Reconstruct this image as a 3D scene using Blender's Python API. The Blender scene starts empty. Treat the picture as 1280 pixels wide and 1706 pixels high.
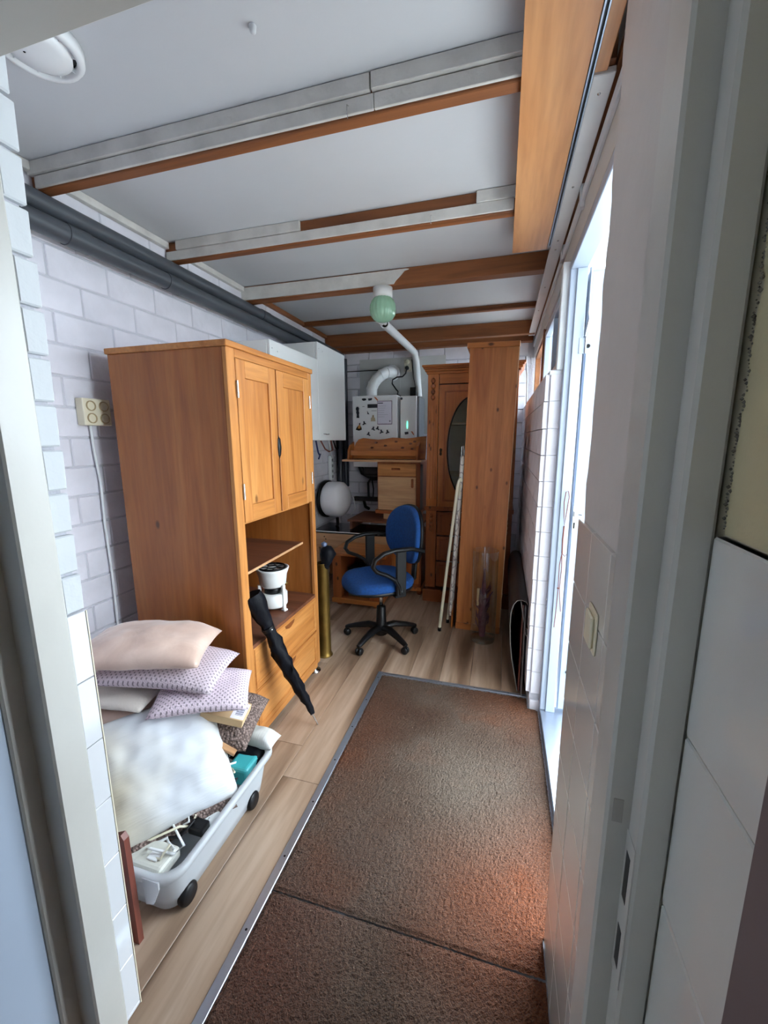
import bpy, bmesh, math, random
from mathutils import Vector, Matrix, noise
random.seed(7)
PI = math.pi
SC = bpy.context.scene
COL = SC.collection

# ------------------------------------------------------------------ camera
cam_d = bpy.data.cameras.new('camera'); cam = bpy.data.objects.new('camera', cam_d); COL.objects.link(cam)
yaw, pitch, roll = math.radians(-16.078), math.radians(-10.188), math.radians(-0.199)
cy, sy, cp, sp = math.cos(yaw), math.sin(yaw), math.cos(pitch), math.sin(pitch)
fw = Vector((sy*cp, cy*cp, sp)); rt = Vector((cy, -sy, 0)); up = rt.cross(fw)
cr, sr = math.cos(roll), math.sin(roll)
r2 = rt*cr + up*sr; u2 = up*cr - rt*sr
cam.matrix_world = Matrix(((r2.x, u2.x, -fw.x, 0), (r2.y, u2.y, -fw.y, 0), (r2.z, u2.z, -fw.z, 1.5), (0, 0, 0, 1)))
cam_d.sensor_fit = 'HORIZONTAL'; cam_d.sensor_width = 36; cam_d.lens = 678.6/1280*36; cam_d.clip_start = 0.02
SC.camera = cam

# ------------------------------------------------------------------ light
w = bpy.data.worlds.new('sky'); SC.world = w; w.use_nodes = True
bg = w.node_tree.nodes['Background']; bg.inputs[0].default_value = (0.78, 0.90, 1.0, 1); bg.inputs[1].default_value = 13.0
SC.view_settings.view_transform = 'Standard'; SC.view_settings.look = 'None'
SC.view_settings.gamma = 1.0; SC.view_settings.use_curve_mapping = False
SC.view_settings.exposure = 0.22
SC.cycles.max_bounces = 10; SC.cycles.diffuse_bounces = 7; SC.cycles.transparent_max_bounces = 12
SC.cycles.sample_clamp_indirect = 6

# ------------------------------------------------------------------ materials
MATS = {}
def srgb(c):
    return tuple((v/255/12.92 if v/255 <= .04045 else ((v/255+.055)/1.055)**2.4) for v in c) + (1,)
class NT:
    def __init__(s, name):
        s.m = bpy.data.materials.new(name); s.m.use_nodes = True; s.t = s.m.node_tree
        s.b = s.t.nodes['Principled BSDF']; s.o = s.t.nodes['Material Output']
    def n(s, typ, **k):
        nd = s.t.nodes.new('ShaderNode'+typ)
        for a, v in k.items():
            if a.startswith('i_'):
                key = a[2:].replace('_', ' ')
                nd.inputs[int(key) if key.isdigit() else key].default_value = v
            else: setattr(nd, a, v)
        return nd
    def l(s, a, b): s.t.links.new(a, b)
    def coord(s, scale=(1, 1, 1), rot=(0, 0, 0)):
        tc = s.n('TexCoord'); mp = s.n('Mapping'); mp.inputs['Scale'].default_value = scale; mp.inputs['Rotation'].default_value = rot
        s.l(tc.outputs['Object'], mp.inputs[0]); return mp.outputs[0]
    def ramp(s, fac, stops):
        r = s.n('ValToRGB'); e = r.color_ramp.elements
        while len(e) < len(stops): e.new(.5)
        for el, (p, c) in zip(e, stops): el.position = p; el.color = c
        s.l(fac, r.inputs[0]); return r.outputs[0]
    def bump(s, h, strength, dist):
        b = s.n('Bump'); b.inputs['Strength'].default_value = strength; b.inputs['Distance'].default_value = dist
        s.l(h, b.inputs['Height']); s.l(b.outputs[0], s.b.inputs['Normal'])
    def mix(s, f, a, b, mode='MIX'):
        m = s.n('MixRGB', blend_type=mode)
        for i, v in ((0, f), (1, a), (2, b)):
            if hasattr(v, 'links') or hasattr(v, 'is_linked'): s.l(v, m.inputs[i])
            else: m.inputs[i].default_value = v
        return m.outputs[0]

def paint(name, c, rough=.6, var=.06, scale=3, bump=.15, bscale=40, metal=0, spec=.5, coat=0):
    if name in MATS: return MATS[name]
    t = NT(name); co = t.coord()
    nz = t.n('TexNoise', i_Scale=scale, i_Detail=5.0); t.l(co, nz.inputs['Vector'])
    c0 = srgb(c); c1 = tuple(v*(1-var*2.2) for v in c0[:3]) + (1,)
    t.l(t.ramp(nz.outputs[0], [(.3, c1), (.6, c0)]), t.b.inputs['Base Color'])
    t.b.inputs['Roughness'].default_value = rough; t.b.inputs['Metallic'].default_value = metal
    t.b.inputs['Specular IOR Level'].default_value = spec; t.b.inputs['Coat Weight'].default_value = coat
    if bump:
        n2 = t.n('TexNoise', i_Scale=bscale, i_Detail=4.0); t.l(co, n2.inputs['Vector'])
        t.bump(n2.outputs[0], bump, .01)
    MATS[name] = t.m; return t.m

def wood(name, base, dark, axis='z', s=1.0, knots=.0, rough=.45, band=0, bandaxis='x', light=None, kscale=5.0, kflat=None, kfrac=.3):
    if name in MATS: return MATS[name]
    t = NT(name)
    k = {'x': (1.2, 14, 14), 'y': (14, 1.2, 14), 'z': (14, 14, 1.2)}[axis]
    tc = t.n('TexCoord'); oi = t.n('ObjectInfo')
    off = t.n('VectorMath', operation='SCALE'); off.inputs[0].default_value = (7.3, 3.1, 5.7); t.l(oi.outputs['Random'], off.inputs['Scale'])
    ad = t.n('VectorMath', operation='ADD'); t.l(tc.outputs['Object'], ad.inputs[0]); t.l(off.outputs[0], ad.inputs[1])
    mp = t.n('Mapping'); mp.inputs['Scale'].default_value = tuple(v*s for v in k); t.l(ad.outputs[0], mp.inputs[0])
    nz = t.n('TexNoise', i_Scale=1.0, i_Detail=4.0, i_Distortion=.9); t.l(mp.outputs[0], nz.inputs['Vector'])
    mp2 = t.n('Mapping'); mp2.inputs['Scale'].default_value = tuple(v*s*6 for v in k); t.l(ad.outputs[0], mp2.inputs[0])
    n2 = t.n('TexNoise', i_Scale=1.0, i_Detail=3.0); t.l(mp2.outputs[0], n2.inputs['Vector'])
    cb = srgb(base); cd = srgb(dark); cl = srgb(light) if light else tuple(min(1, v*1.25) for v in cb[:3])+(1,)
    col = t.ramp(nz.outputs[0], [(.28, cd), (.47, cb), (.72, cl)])
    col = t.mix(.35, col, t.ramp(n2.outputs[0], [(.35, (.55, .5, .45, 1)), (.6, (1, 1, 1, 1))]), 'MULTIPLY')
    if band:
        sx = t.n('SeparateXYZ'); t.l(tc.outputs['Object'], sx.inputs[0])
        m = t.n('Math', operation='MULTIPLY'); t.l(sx.outputs['XYZ'.index(bandaxis.upper())], m.inputs[0]); m.inputs[1].default_value = 1/band
        f = t.n('Math', operation='FLOOR'); t.l(m.outputs[0], f.inputs[0])
        wn = t.n('TexWhiteNoise', noise_dimensions='1D'); t.l(f.outputs[0], wn.inputs['W'])
        col = t.mix(.55, col, t.ramp(wn.outputs[0], [(0, (.68, .62, .58, 1)), (1, (1.1, 1.12, 1.1, 1))]), 'MULTIPLY')
    if knots:
        ks = {'x': (.55, 1, 1), 'y': (1, .55, 1), 'z': (1, 1, .55)}[axis]
        mk = t.n('Mapping'); mk.inputs['Scale'].default_value = tuple(v*kscale for v in ks); t.l(ad.outputs[0], mk.inputs[0]); src = mk.outputs[0]
        if kflat:
            sp = t.n('SeparateXYZ'); cb_ = t.n('CombineXYZ'); t.l(src, sp.inputs[0]); q = [i for i in range(3) if 'xyz'[i] != kflat]
            t.l(sp.outputs[q[0]], cb_.inputs[0]); t.l(sp.outputs[q[1]], cb_.inputs[1]); src = cb_.outputs[0]
        vo = t.n('TexVoronoi', voronoi_dimensions='2D' if kflat else '3D', i_Scale=1.0); t.l(src, vo.inputs['Vector'])
        f = t.ramp(vo.outputs['Distance'], [(knots*.35, (1, 1, 1, 1)), (knots*.8, (0, 0, 0, 1))])
        sc_ = t.n('SeparateColor'); t.l(vo.outputs['Color'], sc_.inputs[0])
        f = t.mix(1.0, f, t.ramp(sc_.outputs[0], [(kfrac-.08, (0, 0, 0, 1)), (kfrac+.3, (1, 1, 1, 1))]), 'MULTIPLY')
        col = t.mix(f, col, tuple(v*.28 for v in cd[:3])+(1,))
    t.l(col, t.b.inputs['Base Color']); t.b.inputs['Roughness'].default_value = rough
    t.bump(n2.outputs[0], .12, .004)
    MATS[name] = t.m; return t.m

white_wall = paint('white painted blockwork', (226, 224, 232), .7, .05, 6, .35, 30)
mortar = paint('painted mortar', (204, 204, 212), .85, .06, 8, .5, 60)
stub_paint = paint('white plaster', (216, 220, 224), .75, .04, 5, .35, 18)
ceil_mat = paint('ceiling board', (205, 207, 211), .5, .02, 2, .05, 25)
frame_paint = paint('gloss frame paint', (200, 198, 192), .3, .03, 4, .12, 12)
plaster = paint('cream rough plaster', (206, 198, 176), .85, .06, 4, .5, 22)
door_white = paint('darkened white door paint', (166, 178, 196), .35, .02, 3, .05, 10)  # white paint greyed in its colour to offset the strong sky light
tile_mat = paint('white glazed tile', (218, 220, 224), .12, .02, 3, .02, 6, coat=.3)
tile_warm = paint('pale glazed tile', (214, 213, 208), .1, .02, 3, .02, 6, coat=.3)
grout = paint('tile grout', (196, 190, 176), .8)
oak = wood('oiled oak', (186, 122, 62), (162, 98, 44), 'z', .8, .07, .42, light=(200, 138, 76), kscale=3.6, kflat='x', kfrac=.72)
oak_side = wood('oiled oak boards', (166, 98, 42), (142, 78, 30), 'z', .7, .06, .42, band=.155, light=(174, 110, 56), kscale=3.4, kflat='y', kfrac=.6)
oak_h = wood('oak with grain across', (184, 120, 60), (160, 98, 44), 'y', .8, .06, .42, light=(200, 138, 76), kscale=3.6, kflat='x', kfrac=.72)
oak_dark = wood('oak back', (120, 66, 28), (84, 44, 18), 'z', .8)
pine = wood('lacquered knotty pine', (172, 100, 48), (150, 80, 34), 'z', .7, .11, .35, light=(188, 116, 58), kscale=6.5, kflat='y')
pine_panel = wood('pine glued panel', (198, 124, 66), (174, 100, 50), 'z', .7, .11, .38, band=.048, light=(208, 136, 76), kscale=8.5, kflat='y', kfrac=.45)
pine_h = wood('pine with grain across', (178, 106, 52), (152, 82, 36), 'x', .7, .11, .38, light=(196, 124, 62), kscale=6, kflat='y')
pine_red = wood('red pine', (142, 76, 36), (114, 56, 26), 'z', .8, .10, .35, kscale=6, kflat='y')
beech = wood('pale beech board', (192, 148, 108), (172, 126, 88), 'x', .8, .0, .4, light=(204, 162, 120))
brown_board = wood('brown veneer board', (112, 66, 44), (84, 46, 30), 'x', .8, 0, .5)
veneer = wood('beech veneer panel', (206, 146, 96), (188, 126, 78), 'y', .5, 0, .35, light=(216, 160, 110))
beam_wood = wood('brown stained beam', (132, 78, 40), (92, 50, 24), 'x', .6, .05, .6, light=(150, 92, 52), kscale=4)
beam_y = wood('brown batten', (140, 86, 48), (96, 54, 28), 'y', .6, .04, .6)
beam_paint = paint('worn white beam paint', (214, 211, 206), .7, .08, 9, .5, 25)
laminate = wood('oak laminate', (162, 136, 114), (104, 80, 62), 'y', .55, .02, .38, light=(186, 162, 142), kscale=3.2)
red_plank = wood('red brown plank', (112, 54, 40), (78, 34, 26), 'z')
pvc = paint('dark grey plastic pipe', (72, 76, 82), .35, .04, 4, 0)
pvc_white = paint('white plastic pipe', (232, 234, 235), .35, .02, 4, 0)
alu = paint('aluminium strip', (176, 184, 196), .3, .03, 8, .05, 60, metal=.85)
steel = paint('bright steel', (200, 200, 200), .2, .02, 5, 0, metal=1)
black = paint('black plastic', (13, 13, 16), .4, .05, 5, .05, 60, spec=.3)
blackcloth = paint('black nylon', (10, 11, 18), .6, .15, 20, .3, 40, spec=.15)
cab_white = paint('white melamine', (240, 243, 243), .35, .01, 3, 0)
boiler_white = paint('white enamel', (240, 242, 244), .3, .01, 3, 0)
tank_white = paint('white tank enamel', (238, 240, 244), .3, .02, 3, 0)
cream = paint('cream plastic', (228, 220, 194), .4, .02, 5, 0)
cream_rod = paint('cream lacquered steel', (220, 214, 190), .35, .02, 5, 0)
blue_fab = paint('blue wool fabric', (14, 72, 140), .9, .12, 60, .5, 400)
brass = paint('aged brass', (140, 112, 58), .42, .15, 10, .1, 30, metal=.9)
white_enamel = paint('white enamelled steel', (226, 226, 224), .3, .02, 5, 0)
dark_vinyl = paint('dark grey vinyl', (38, 36, 38), .45, .1, 5, .1, 40)
vinyl_edge = paint('vinyl cut edge', (112, 108, 104), .6)
ink = paint('dark print', (34, 34, 48), .5, 0, 5, 0)
paper = paint('paper', (224, 222, 236), .7, .01, 4, 0)
purple = paint('purple border', (104, 72, 112), .6, 0, 4, 0)
card = paint('cardboard', (206, 176, 134), .8, .04, 10, .1, 50)
red_cord = paint('red brown cord', (112, 66, 60), .8, .1, 50, 0)
turq = paint('turquoise plastic', (70, 176, 180), .35, .02, 4, 0)
bluebag = paint('blue polythene', (92, 132, 196), .3, .15, 20, .4, 40)
concrete = paint('paving', (196, 194, 188), .9, .08, 4, .3, 30)
orange = paint('orange sticker', (196, 108, 64), .5, 0, 4, 0)
dried = paint('dried purple flower', (104, 50, 66), .9, .15, 30, .5, 60)
mauve = paint('mauve brown lacquer', (104, 88, 90), .45, .04, 3, 0)

def fabric_silk():
    t = NT('champagne satin'); co = t.coord()
    nz = t.n('TexNoise', i_Scale=6.0, i_Detail=6.0, i_Distortion=.8); t.l(co, nz.inputs['Vector'])
    t.l(t.ramp(nz.outputs[0], [(.3, srgb((196, 164, 148))), (.65, srgb((224, 196, 180)))]), t.b.inputs['Base Color'])
    t.b.inputs['Roughness'].default_value = .33; t.b.inputs['Sheen Weight'].default_value = .4
    t.bump(nz.outputs[0], .35, .02); return t.m
silk = fabric_silk()
def fabric_knit(name, c, dots, rows):
    t = NT(name); tc = t.n('TexCoord'); sx = t.n('SeparateXYZ'); t.l(tc.outputs['Object'], sx.inputs[0])
    def si(o, k):
        m = t.n('Math', operation='MULTIPLY'); t.l(o, m.inputs[0]); m.inputs[1].default_value = k
        s = t.n('Math', operation='SINE'); t.l(m.outputs[0], s.inputs[0]); return s.outputs[0]
    a = si(sx.outputs[0], dots); b = si(sx.outputs[1], dots)
    p = t.n('Math', operation='MULTIPLY'); t.l(a, p.inputs[0]); t.l(b, p.inputs[1])
    nz = t.n('TexNoise', i_Scale=3.0); t.l(tc.outputs['Object'], nz.inputs['Vector'])
    c0 = srgb(c); cdk = tuple(v*.42 for v in c0[:3])+(1,)
    f = t.ramp(p.outputs[0], [(.35, (0, 0, 0, 1)), (.6, (1, 1, 1, 1))])
    fm = f
    t.l(t.mix(fm, c0, cdk), t.b.inputs['Base Color']); t.b.inputs['Roughness'].default_value = .95
    vo = t.n('TexVoronoi', i_Scale=170.0); t.l(tc.outputs['Object'], vo.inputs['Vector'])
    t.bump(vo.outputs[0], .5, .004); return t.m
knit_mauve = fabric_knit('mauve openwork knit', (200, 184, 192), 330, 26)
knit_pink = fabric_knit('pink openwork knit', (216, 198, 208), 330, 24)
def fabric_rib(name, c, c2, scale):
    t = NT(name); co = t.coord()
    vo = t.n('TexVoronoi', i_Scale=scale); t.l(co, vo.inputs['Vector'])
    t.l(t.ramp(vo.outputs['Distance'], [(.15, srgb(c)), (.6, srgb(c2))]), t.b.inputs['Base Color'])
    t.b.inputs['Roughness'].default_value = .95; t.bump(vo.outputs['Distance'], -.9, .01) if False else t.bump(vo.outputs['Distance'], .9, .01); return t.m
knit_brown = fabric_rib('brown chunky knit', (162, 140, 132), (96, 80, 74), 110)
def cotton():
    t = NT('white ribbed cotton'); co = t.coord((60, 6, 6))
    nz = t.n('TexNoise', i_Scale=1.0, i_Detail=4.0); t.l(co, nz.inputs['Vector'])
    c2 = t.coord(); n2 = t.n('TexNoise', i_Scale=2.2, i_Detail=2.0); t.l(c2, n2.inputs['Vector'])
    t.l(t.ramp(n2.outputs[0], [(.42, srgb((200, 203, 208))), (.66, srgb((206, 196, 170)))]), t.b.inputs['Base Color'])
    t.b.inputs['Roughness'].default_value = .9; t.bump(nz.outputs[0], .35, .01); return t.m
white_cotton = cotton()
def glassy(name, c, rough=.02, trans=1.0, alpha=None, ior=1.45):
    t = NT(name); t.b.inputs['Base Color'].default_value = c; t.b.inputs['Roughness'].default_value = rough
    t.b.inputs['Transmission Weight'].default_value = trans; t.b.inputs['IOR'].default_value = ior
    return t.m
def thin_glass(name, tint, refl=.12):
    t = NT(name); tr = t.n('BsdfTransparent'); tr.inputs[0].default_value = tint
    gl = t.n('BsdfGlossy'); gl.inputs['Roughness'].default_value = .03
    lw = t.n('LayerWeight'); lw.inputs['Blend'].default_value = .5; pw = t.n('Math', operation='POWER'); t.l(lw.outputs['Facing'], pw.inputs[0]); pw.inputs[1].default_value = 3.0; mu = t.n('Math', operation='MULTIPLY_ADD'); t.l(pw.outputs[0], mu.inputs[0]); mu.inputs[1].default_value = .7; mu.inputs[2].default_value = refl*.25
    mx = t.n('MixShader'); t.l(mu.outputs[0], mx.inputs[0]); t.l(tr.outputs[0], mx.inputs[1]); t.l(gl.outputs[0], mx.inputs[2])
    t.l(mx.outputs[0], t.o.inputs[0]); return t.m
clear_glass = thin_glass('clear glass', (.86, .9, .9, 1), .4)
pane_glass = thin_glass('window pane', (.96, .98, .98, 1), .1)
cab_glass = thin_glass('cabinet glass', (.9, .92, .94, 1), .5)
def tub_plastic():
    t = NT('frosted clear plastic'); tr = t.n('BsdfTranslucent'); tr.inputs[0].default_value = (.86, .88, .9, 1)
    tp = t.n('BsdfTransparent'); tp.inputs[0].default_value = (.9, .92, .95, 1)
    gl = t.n('BsdfPrincipled'); gl.inputs['Base Color'].default_value = (.8, .83, .86, 1); gl.inputs['Roughness'].default_value = .25
    m1 = t.n('MixShader', i_0=.35); t.l(tr.outputs[0], m1.inputs[1]); t.l(tp.outputs[0], m1.inputs[2])
    m2 = t.n('MixShader', i_0=.45); t.l(m1.outputs[0], m2.inputs[1]); t.l(gl.outputs[0], m2.inputs[2])
    t.l(m2.outputs[0], t.o.inputs[0]); return t.m
tub_mat = tub_plastic()
green_glass = NT('pale green pressed glass')
green_glass.b.inputs['Base Color'].default_value = srgb((170, 214, 184)); green_glass.b.inputs['Roughness'].default_value = .12
green_glass.b.inputs['Transmission Weight'].default_value = .35; green_glass = green_glass.m
def coir():
    t = NT('coir mat'); co = t.coord()
    big = t.n('TexNoise', i_Scale=2.3, i_Detail=2.5); t.l(co, big.inputs['Vector'])
    c = t.ramp(big.outputs[0], [(.3, srgb((66, 39, 20))), (.45, srgb((76, 54, 38))), (.56, srgb((86, 69, 56))), (.7, srgb((100, 54, 20)))])
    # worn patches that belong to the mat: rusty corner, rusty far edge, grey trodden middle
    def blob(center, rad, colr, col, amt=1.0):
        tc = t.n('TexCoord'); mp = t.n('Mapping'); mp.inputs['Location'].default_value = (-center[0]/rad[0], -center[1]/rad[1], 0)
        mp.inputs['Scale'].default_value = (1/rad[0], 1/rad[1], 0); t.l(tc.outputs['Object'], mp.inputs[0])
        g = t.n('TexGradient', gradient_type='SPHERICAL'); t.l(mp.outputs[0], g.inputs[0])
        f = t.n('Math', operation='MULTIPLY'); t.l(g.outputs['Fac'], f.inputs[0]); f.inputs[1].default_value = amt
        return t.mix(f.outputs[0], col, srgb(colr))
    c = blob((.14, 1.12, 0), (.46, .5), (130, 62, 12), c, .75)
    c = blob((.16, 2.2, 0), (.42, .32), (112, 58, 20), c, .6)
    c = blob((-.62, 1.75, 0), (.22, .6), (84, 44, 16), c, .9)
    c = blob((-.1, 1.6, 0), (.35, .45), (102, 90, 78), c, .9)
    c = blob((-.45, 1.15, 0), (.35, .3), (78, 54, 40), c, .8)
    c = blob((-.6, .8, 0), (.3, .4), (84, 42, 22), c, .9)
    fine = t.n('TexNoise', i_Scale=260.0, i_Detail=2.0); t.l(co, fine.inputs['Vector'])
    c = t.mix(.75, c, t.ramp(fine.outputs[0], [(.35, (.4, .38, .36, 1)), (.62, (1.25, 1.2, 1.15, 1))]), 'MULTIPLY')
    vo = t.n('TexVoronoi', i_Scale=55.0); t.l(co, vo.inputs['Vector'])
    c = t.mix(t.ramp(vo.outputs['Distance'], [(.05, (1, 1, 1, 1)), (.09, (0, 0, 0, 1))]), c, srgb((150, 128, 106)))
    t.l(c, t.b.inputs['Base Color']); t.b.inputs['Roughness'].default_value = .85
    t.bump(fine.outputs[0], .9, .01); return t.m
coir_mat = coir()
led = NT('green status light'); led.b.inputs['Emission Color'].default_value = (.1, 1, .55, 1); led.b.inputs['Emission Strength'].default_value = 2; led = led.m

# ------------------------------------------------------------------ builders
MW = {}
class B:
    def __init__(s): s.bm = bmesh.new(); s.sm = False
    def box(s, a, b, bev=0, M=None, seg=1):
        a = Vector(a); b = Vector(b); lo = Vector(map(min, a, b)); hi = Vector(map(max, a, b))
        vs = [s.bm.verts.new((x, y, z)) for x in (lo.x, hi.x) for y in (lo.y, hi.y) for z in (lo.z, hi.z)]
        fs = [s.bm.faces.new([vs[i] for i in f]) for f in ((0, 1, 3, 2), (4, 6, 7, 5), (0, 4, 5, 1), (2, 3, 7, 6), (0, 2, 6, 4), (1, 5, 7, 3))]
        if M: bmesh.ops.transform(s.bm, matrix=M, verts=vs)
        if bev:
            es = list({e for f in fs for e in f.edges})
            bmesh.ops.bevel(s.bm, geom=es, offset=bev, segments=seg, affect='EDGES', profile=.5)
        return s
    def tube(s, pts, r, seg=8, closed=False, flat=None):
        pts = [Vector(p) for p in pts]; n = len(pts); rings = []
        rr = r if isinstance(r, (list, tuple)) else [r]*n
        prev = None
        for i, p in enumerate(pts):
            if closed: t = pts[(i+1) % n] - pts[i-1]
            else: t = pts[min(i+1, n-1)] - pts[max(i-1, 0)]
            t.normalize()
            if prev is None:
                a = Vector((0, 0, 1)) if abs(t.z) < .9 else Vector((1, 0, 0))
                u = t.cross(a).normalized()
            else: u = (prev - t*prev.dot(t)).normalized()
            prev = u; v = t.cross(u)
            fx, fy = flat if flat else (1, 1)
            rings.append([s.bm.verts.new(p + (u*math.cos(2*PI*k/seg)*fx + v*math.sin(2*PI*k/seg)*fy)*rr[i]) for k in range(seg)])
        m = n if closed else n-1
        for i in range(m):
            A, C = rings[i], rings[(i+1) % n]
            for k in range(seg):
                f = s.bm.faces.new((A[k], A[(k+1) % seg], C[(k+1) % seg], C[k])); f.smooth = True
        if not closed:
            s.bm.faces.new(rings[0][::-1]); s.bm.faces.new(rings[-1])
        return s
    def lathe(s, prof, c=(0, 0, 0), seg=24, M=None, mod=None):
        rings = []; c = Vector(c); new = []
        for r, z in prof:
            if r < 1e-5: rings.append([s.bm.verts.new(c+Vector((0, 0, z)))])
            else: rings.append([s.bm.verts.new(c+Vector((math.cos(2*PI*k/seg)*r*(mod(k/seg, z) if mod else 1), math.sin(2*PI*k/seg)*r*(mod(k/seg, z) if mod else 1), z))) for k in range(seg)])
            new += rings[-1]
        for A, C in zip(rings, rings[1:]):
            for k in range(seg):
                k2 = (k+1) % seg
                if len(A) == 1 and len(C) == 1: continue
                if len(A) == 1: vs = (A[0], C[k2], C[k])
                elif len(C) == 1: vs = (A[k], A[k2], C[0])
                else: vs = (A[k], A[k2], C[k2], C[k])
                f = s.bm.faces.new(vs); f.smooth = True
        if M:
            T = Matrix.Translation(c) @ M @ Matrix.Translation(-c)
            bmesh.ops.transform(s.bm, matrix=T, verts=new)
        return s
    def prism(s, poly, axis, a, b, bev=0):
        # poly: points in the two other axes, in xyz order
        def P(p, d):
            q = list(p); q.insert(axis, d); return q
        A = [s.bm.verts.new(P(p, a)) for p in poly]; C = [s.bm.verts.new(P(p, b)) for p in poly]; n = len(poly)
        fs = [s.bm.faces.new(A), s.bm.faces.new(C[::-1])]
        for i in range(n): fs.append(s.bm.faces.new((A[i], C[i], C[(i+1) % n], A[(i+1) % n])))
        if bev:
            es = list({e for f in fs[:2] for e in f.edges}); bmesh.ops.bevel(s.bm, geom=es, offset=bev, segments=2, affect='EDGES')
        return s
    def pillow(s, sx, sy, t, seg=28, wr=.008, seed=0, M=None, pinch=.06, sag=0):
        new = []
        for side in (1, -1):
            g = []
            for i in range(seg+1):
                row = []
                for j in range(seg+1):
                    u = -1+2*i/seg; v = -1+2*j/seg
                    h = max(0, (1-abs(u)**3.2)*(1-abs(v)**3.2))**.5
                    x = u*sx/2*(1-pinch*(1-v*v)*u*u*.6 + 0); y = v*sy/2*(1-pinch*(1-u*u)*v*v*.6)
                    q = noise.noise(Vector((x*9+seed*3.1, y*9, side*2.0+seed)))*wr + noise.noise(Vector((x*26+seed, y*22, side*4.0)))*wr*.4
                    z = side*(t/2*h + q*h) - sag*(x*x+y*y)
                    row.append(s.bm.verts.new((x, y, z)))
                g.append(row); new += row
            for i in range(seg):
                for j in range(seg):
                    vs = (g[i][j], g[i+1][j], g[i+1][j+1], g[i][j+1])
                    f = s.bm.faces.new(vs if side > 0 else vs[::-1]); f.smooth = True
        bmesh.ops.remove_doubles(s.bm, verts=new, dist=1e-4)
        if M: bmesh.ops.transform(s.bm, matrix=M, verts=[v for v in new if v.is_valid])
        return s
    def done(s, name, mat, parent=None, kind=None, label=None, local=False):
        me = bpy.data.meshes.new(name)
        bmesh.ops.recalc_face_normals(s.bm, faces=s.bm.faces[:])
        if parent is not None and not local:
            M = MW.get(parent.name)
            if M: bmesh.ops.transform(s.bm, matrix=M.inverted(), verts=s.bm.verts[:])
        for e in s.bm.edges:
            if any(not f.smooth for f in e.link_faces): e.smooth = False
        s.bm.to_mesh(me); s.bm.free(); me.materials.append(mat)
        o = bpy.data.objects.new(name, me); COL.objects.link(o)
        if parent is not None:
            o.parent = parent; MW[o.name] = MW.get(parent.name, Matrix())
        if kind: o['kind'] = kind
        if label: o['label'] = label
        return o

def thing(name, label, cat, loc=(0, 0, 0), rz=0, group=None, M=None):
    o = bpy.data.objects.new(name, None); COL.objects.link(o); o.empty_display_size = .05
    m = M if M is not None else Matrix.Translation(loc) @ Matrix.Rotation(rz, 4, 'Z')
    o.matrix_world = m; MW[o.name] = m.copy()
    o['label'] = label; o['category'] = cat
    if group: o['group'] = group
    return o
def single(b, name, mat, label, cat, loc=(0, 0, 0), group=None, M=None):
    """a thing that is one mesh; vertices given in world space, origin moved to loc"""
    m = M if M is not None else Matrix.Translation(loc)
    if M is None: bmesh.ops.transform(b.bm, matrix=m.inverted(), verts=b.bm.verts[:])
    o = b.done(name, mat); o.matrix_world = m; MW[o.name] = m.copy()
    o['label'] = label; o['category'] = cat
    if group: o['group'] = group
    return o
def struct(name, b, mat): return b.done(name, mat, kind='structure')
def box1(a, b, bev=0, M=None, seg=1): return B().box(a, b, bev, M, seg)
def inst(name, me, parent, loc, scale=(1, 1, 1), rot=(0, 0, 0)):
    o = bpy.data.objects.new(name, me); COL.objects.link(o); o.parent = parent
    o.location = loc; o.scale = scale; o.rotation_euler = rot; return o
def mesh_of(b, mat):
    me = bpy.data.meshes.new('piece'); bmesh.ops.recalc_face_normals(b.bm, faces=b.bm.faces[:]); b.bm.to_mesh(me); b.bm.free(); me.materials.append(mat); return me

# ================================================================== STRUCTURE
XL, XR, YB, ZC = -1.85, .205, 4.55, 2.57
# floor: screed with laminate planks laid on it, coir well in front of the door
floor = struct('floor', box1((-1.95, .484, -.06), (.30, 4.6, -.012)), mortar)
pw = .19
pl = [mesh_of(box1((0, 0, -.012), (1, 1, 0), 0), laminate)]
def plank(x0, x1, y0, y1):
    b = box1((x0+.0007, y0+.0007, -.012), (x1-.0007, y1-.0007, 0), .0012)
    b.done('plank', laminate, floor)
k = 0; x = -.70
while x > XL:
    x0 = max(XL, x-pw); y = .49 - random.uniform(0, 1.1)
    while y < YB:
        a, c = max(y, .49), min(y+1.28, YB)
        if c - a > .02: plank(x0, x, a, c)
        y += 1.28
    x = x0 if x0 > XL else XL
x = -.70
while x < XR-.001:
    x1 = min(XR, x+pw); y = 2.33 - random.uniform(0, 1.1)
    while y < YB:
        a, c = max(y, 2.33), min(y+1.28, YB)
        if c - a > .02: plank(x, x1, a, c)
        y += 1.28
    x = x1
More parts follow.
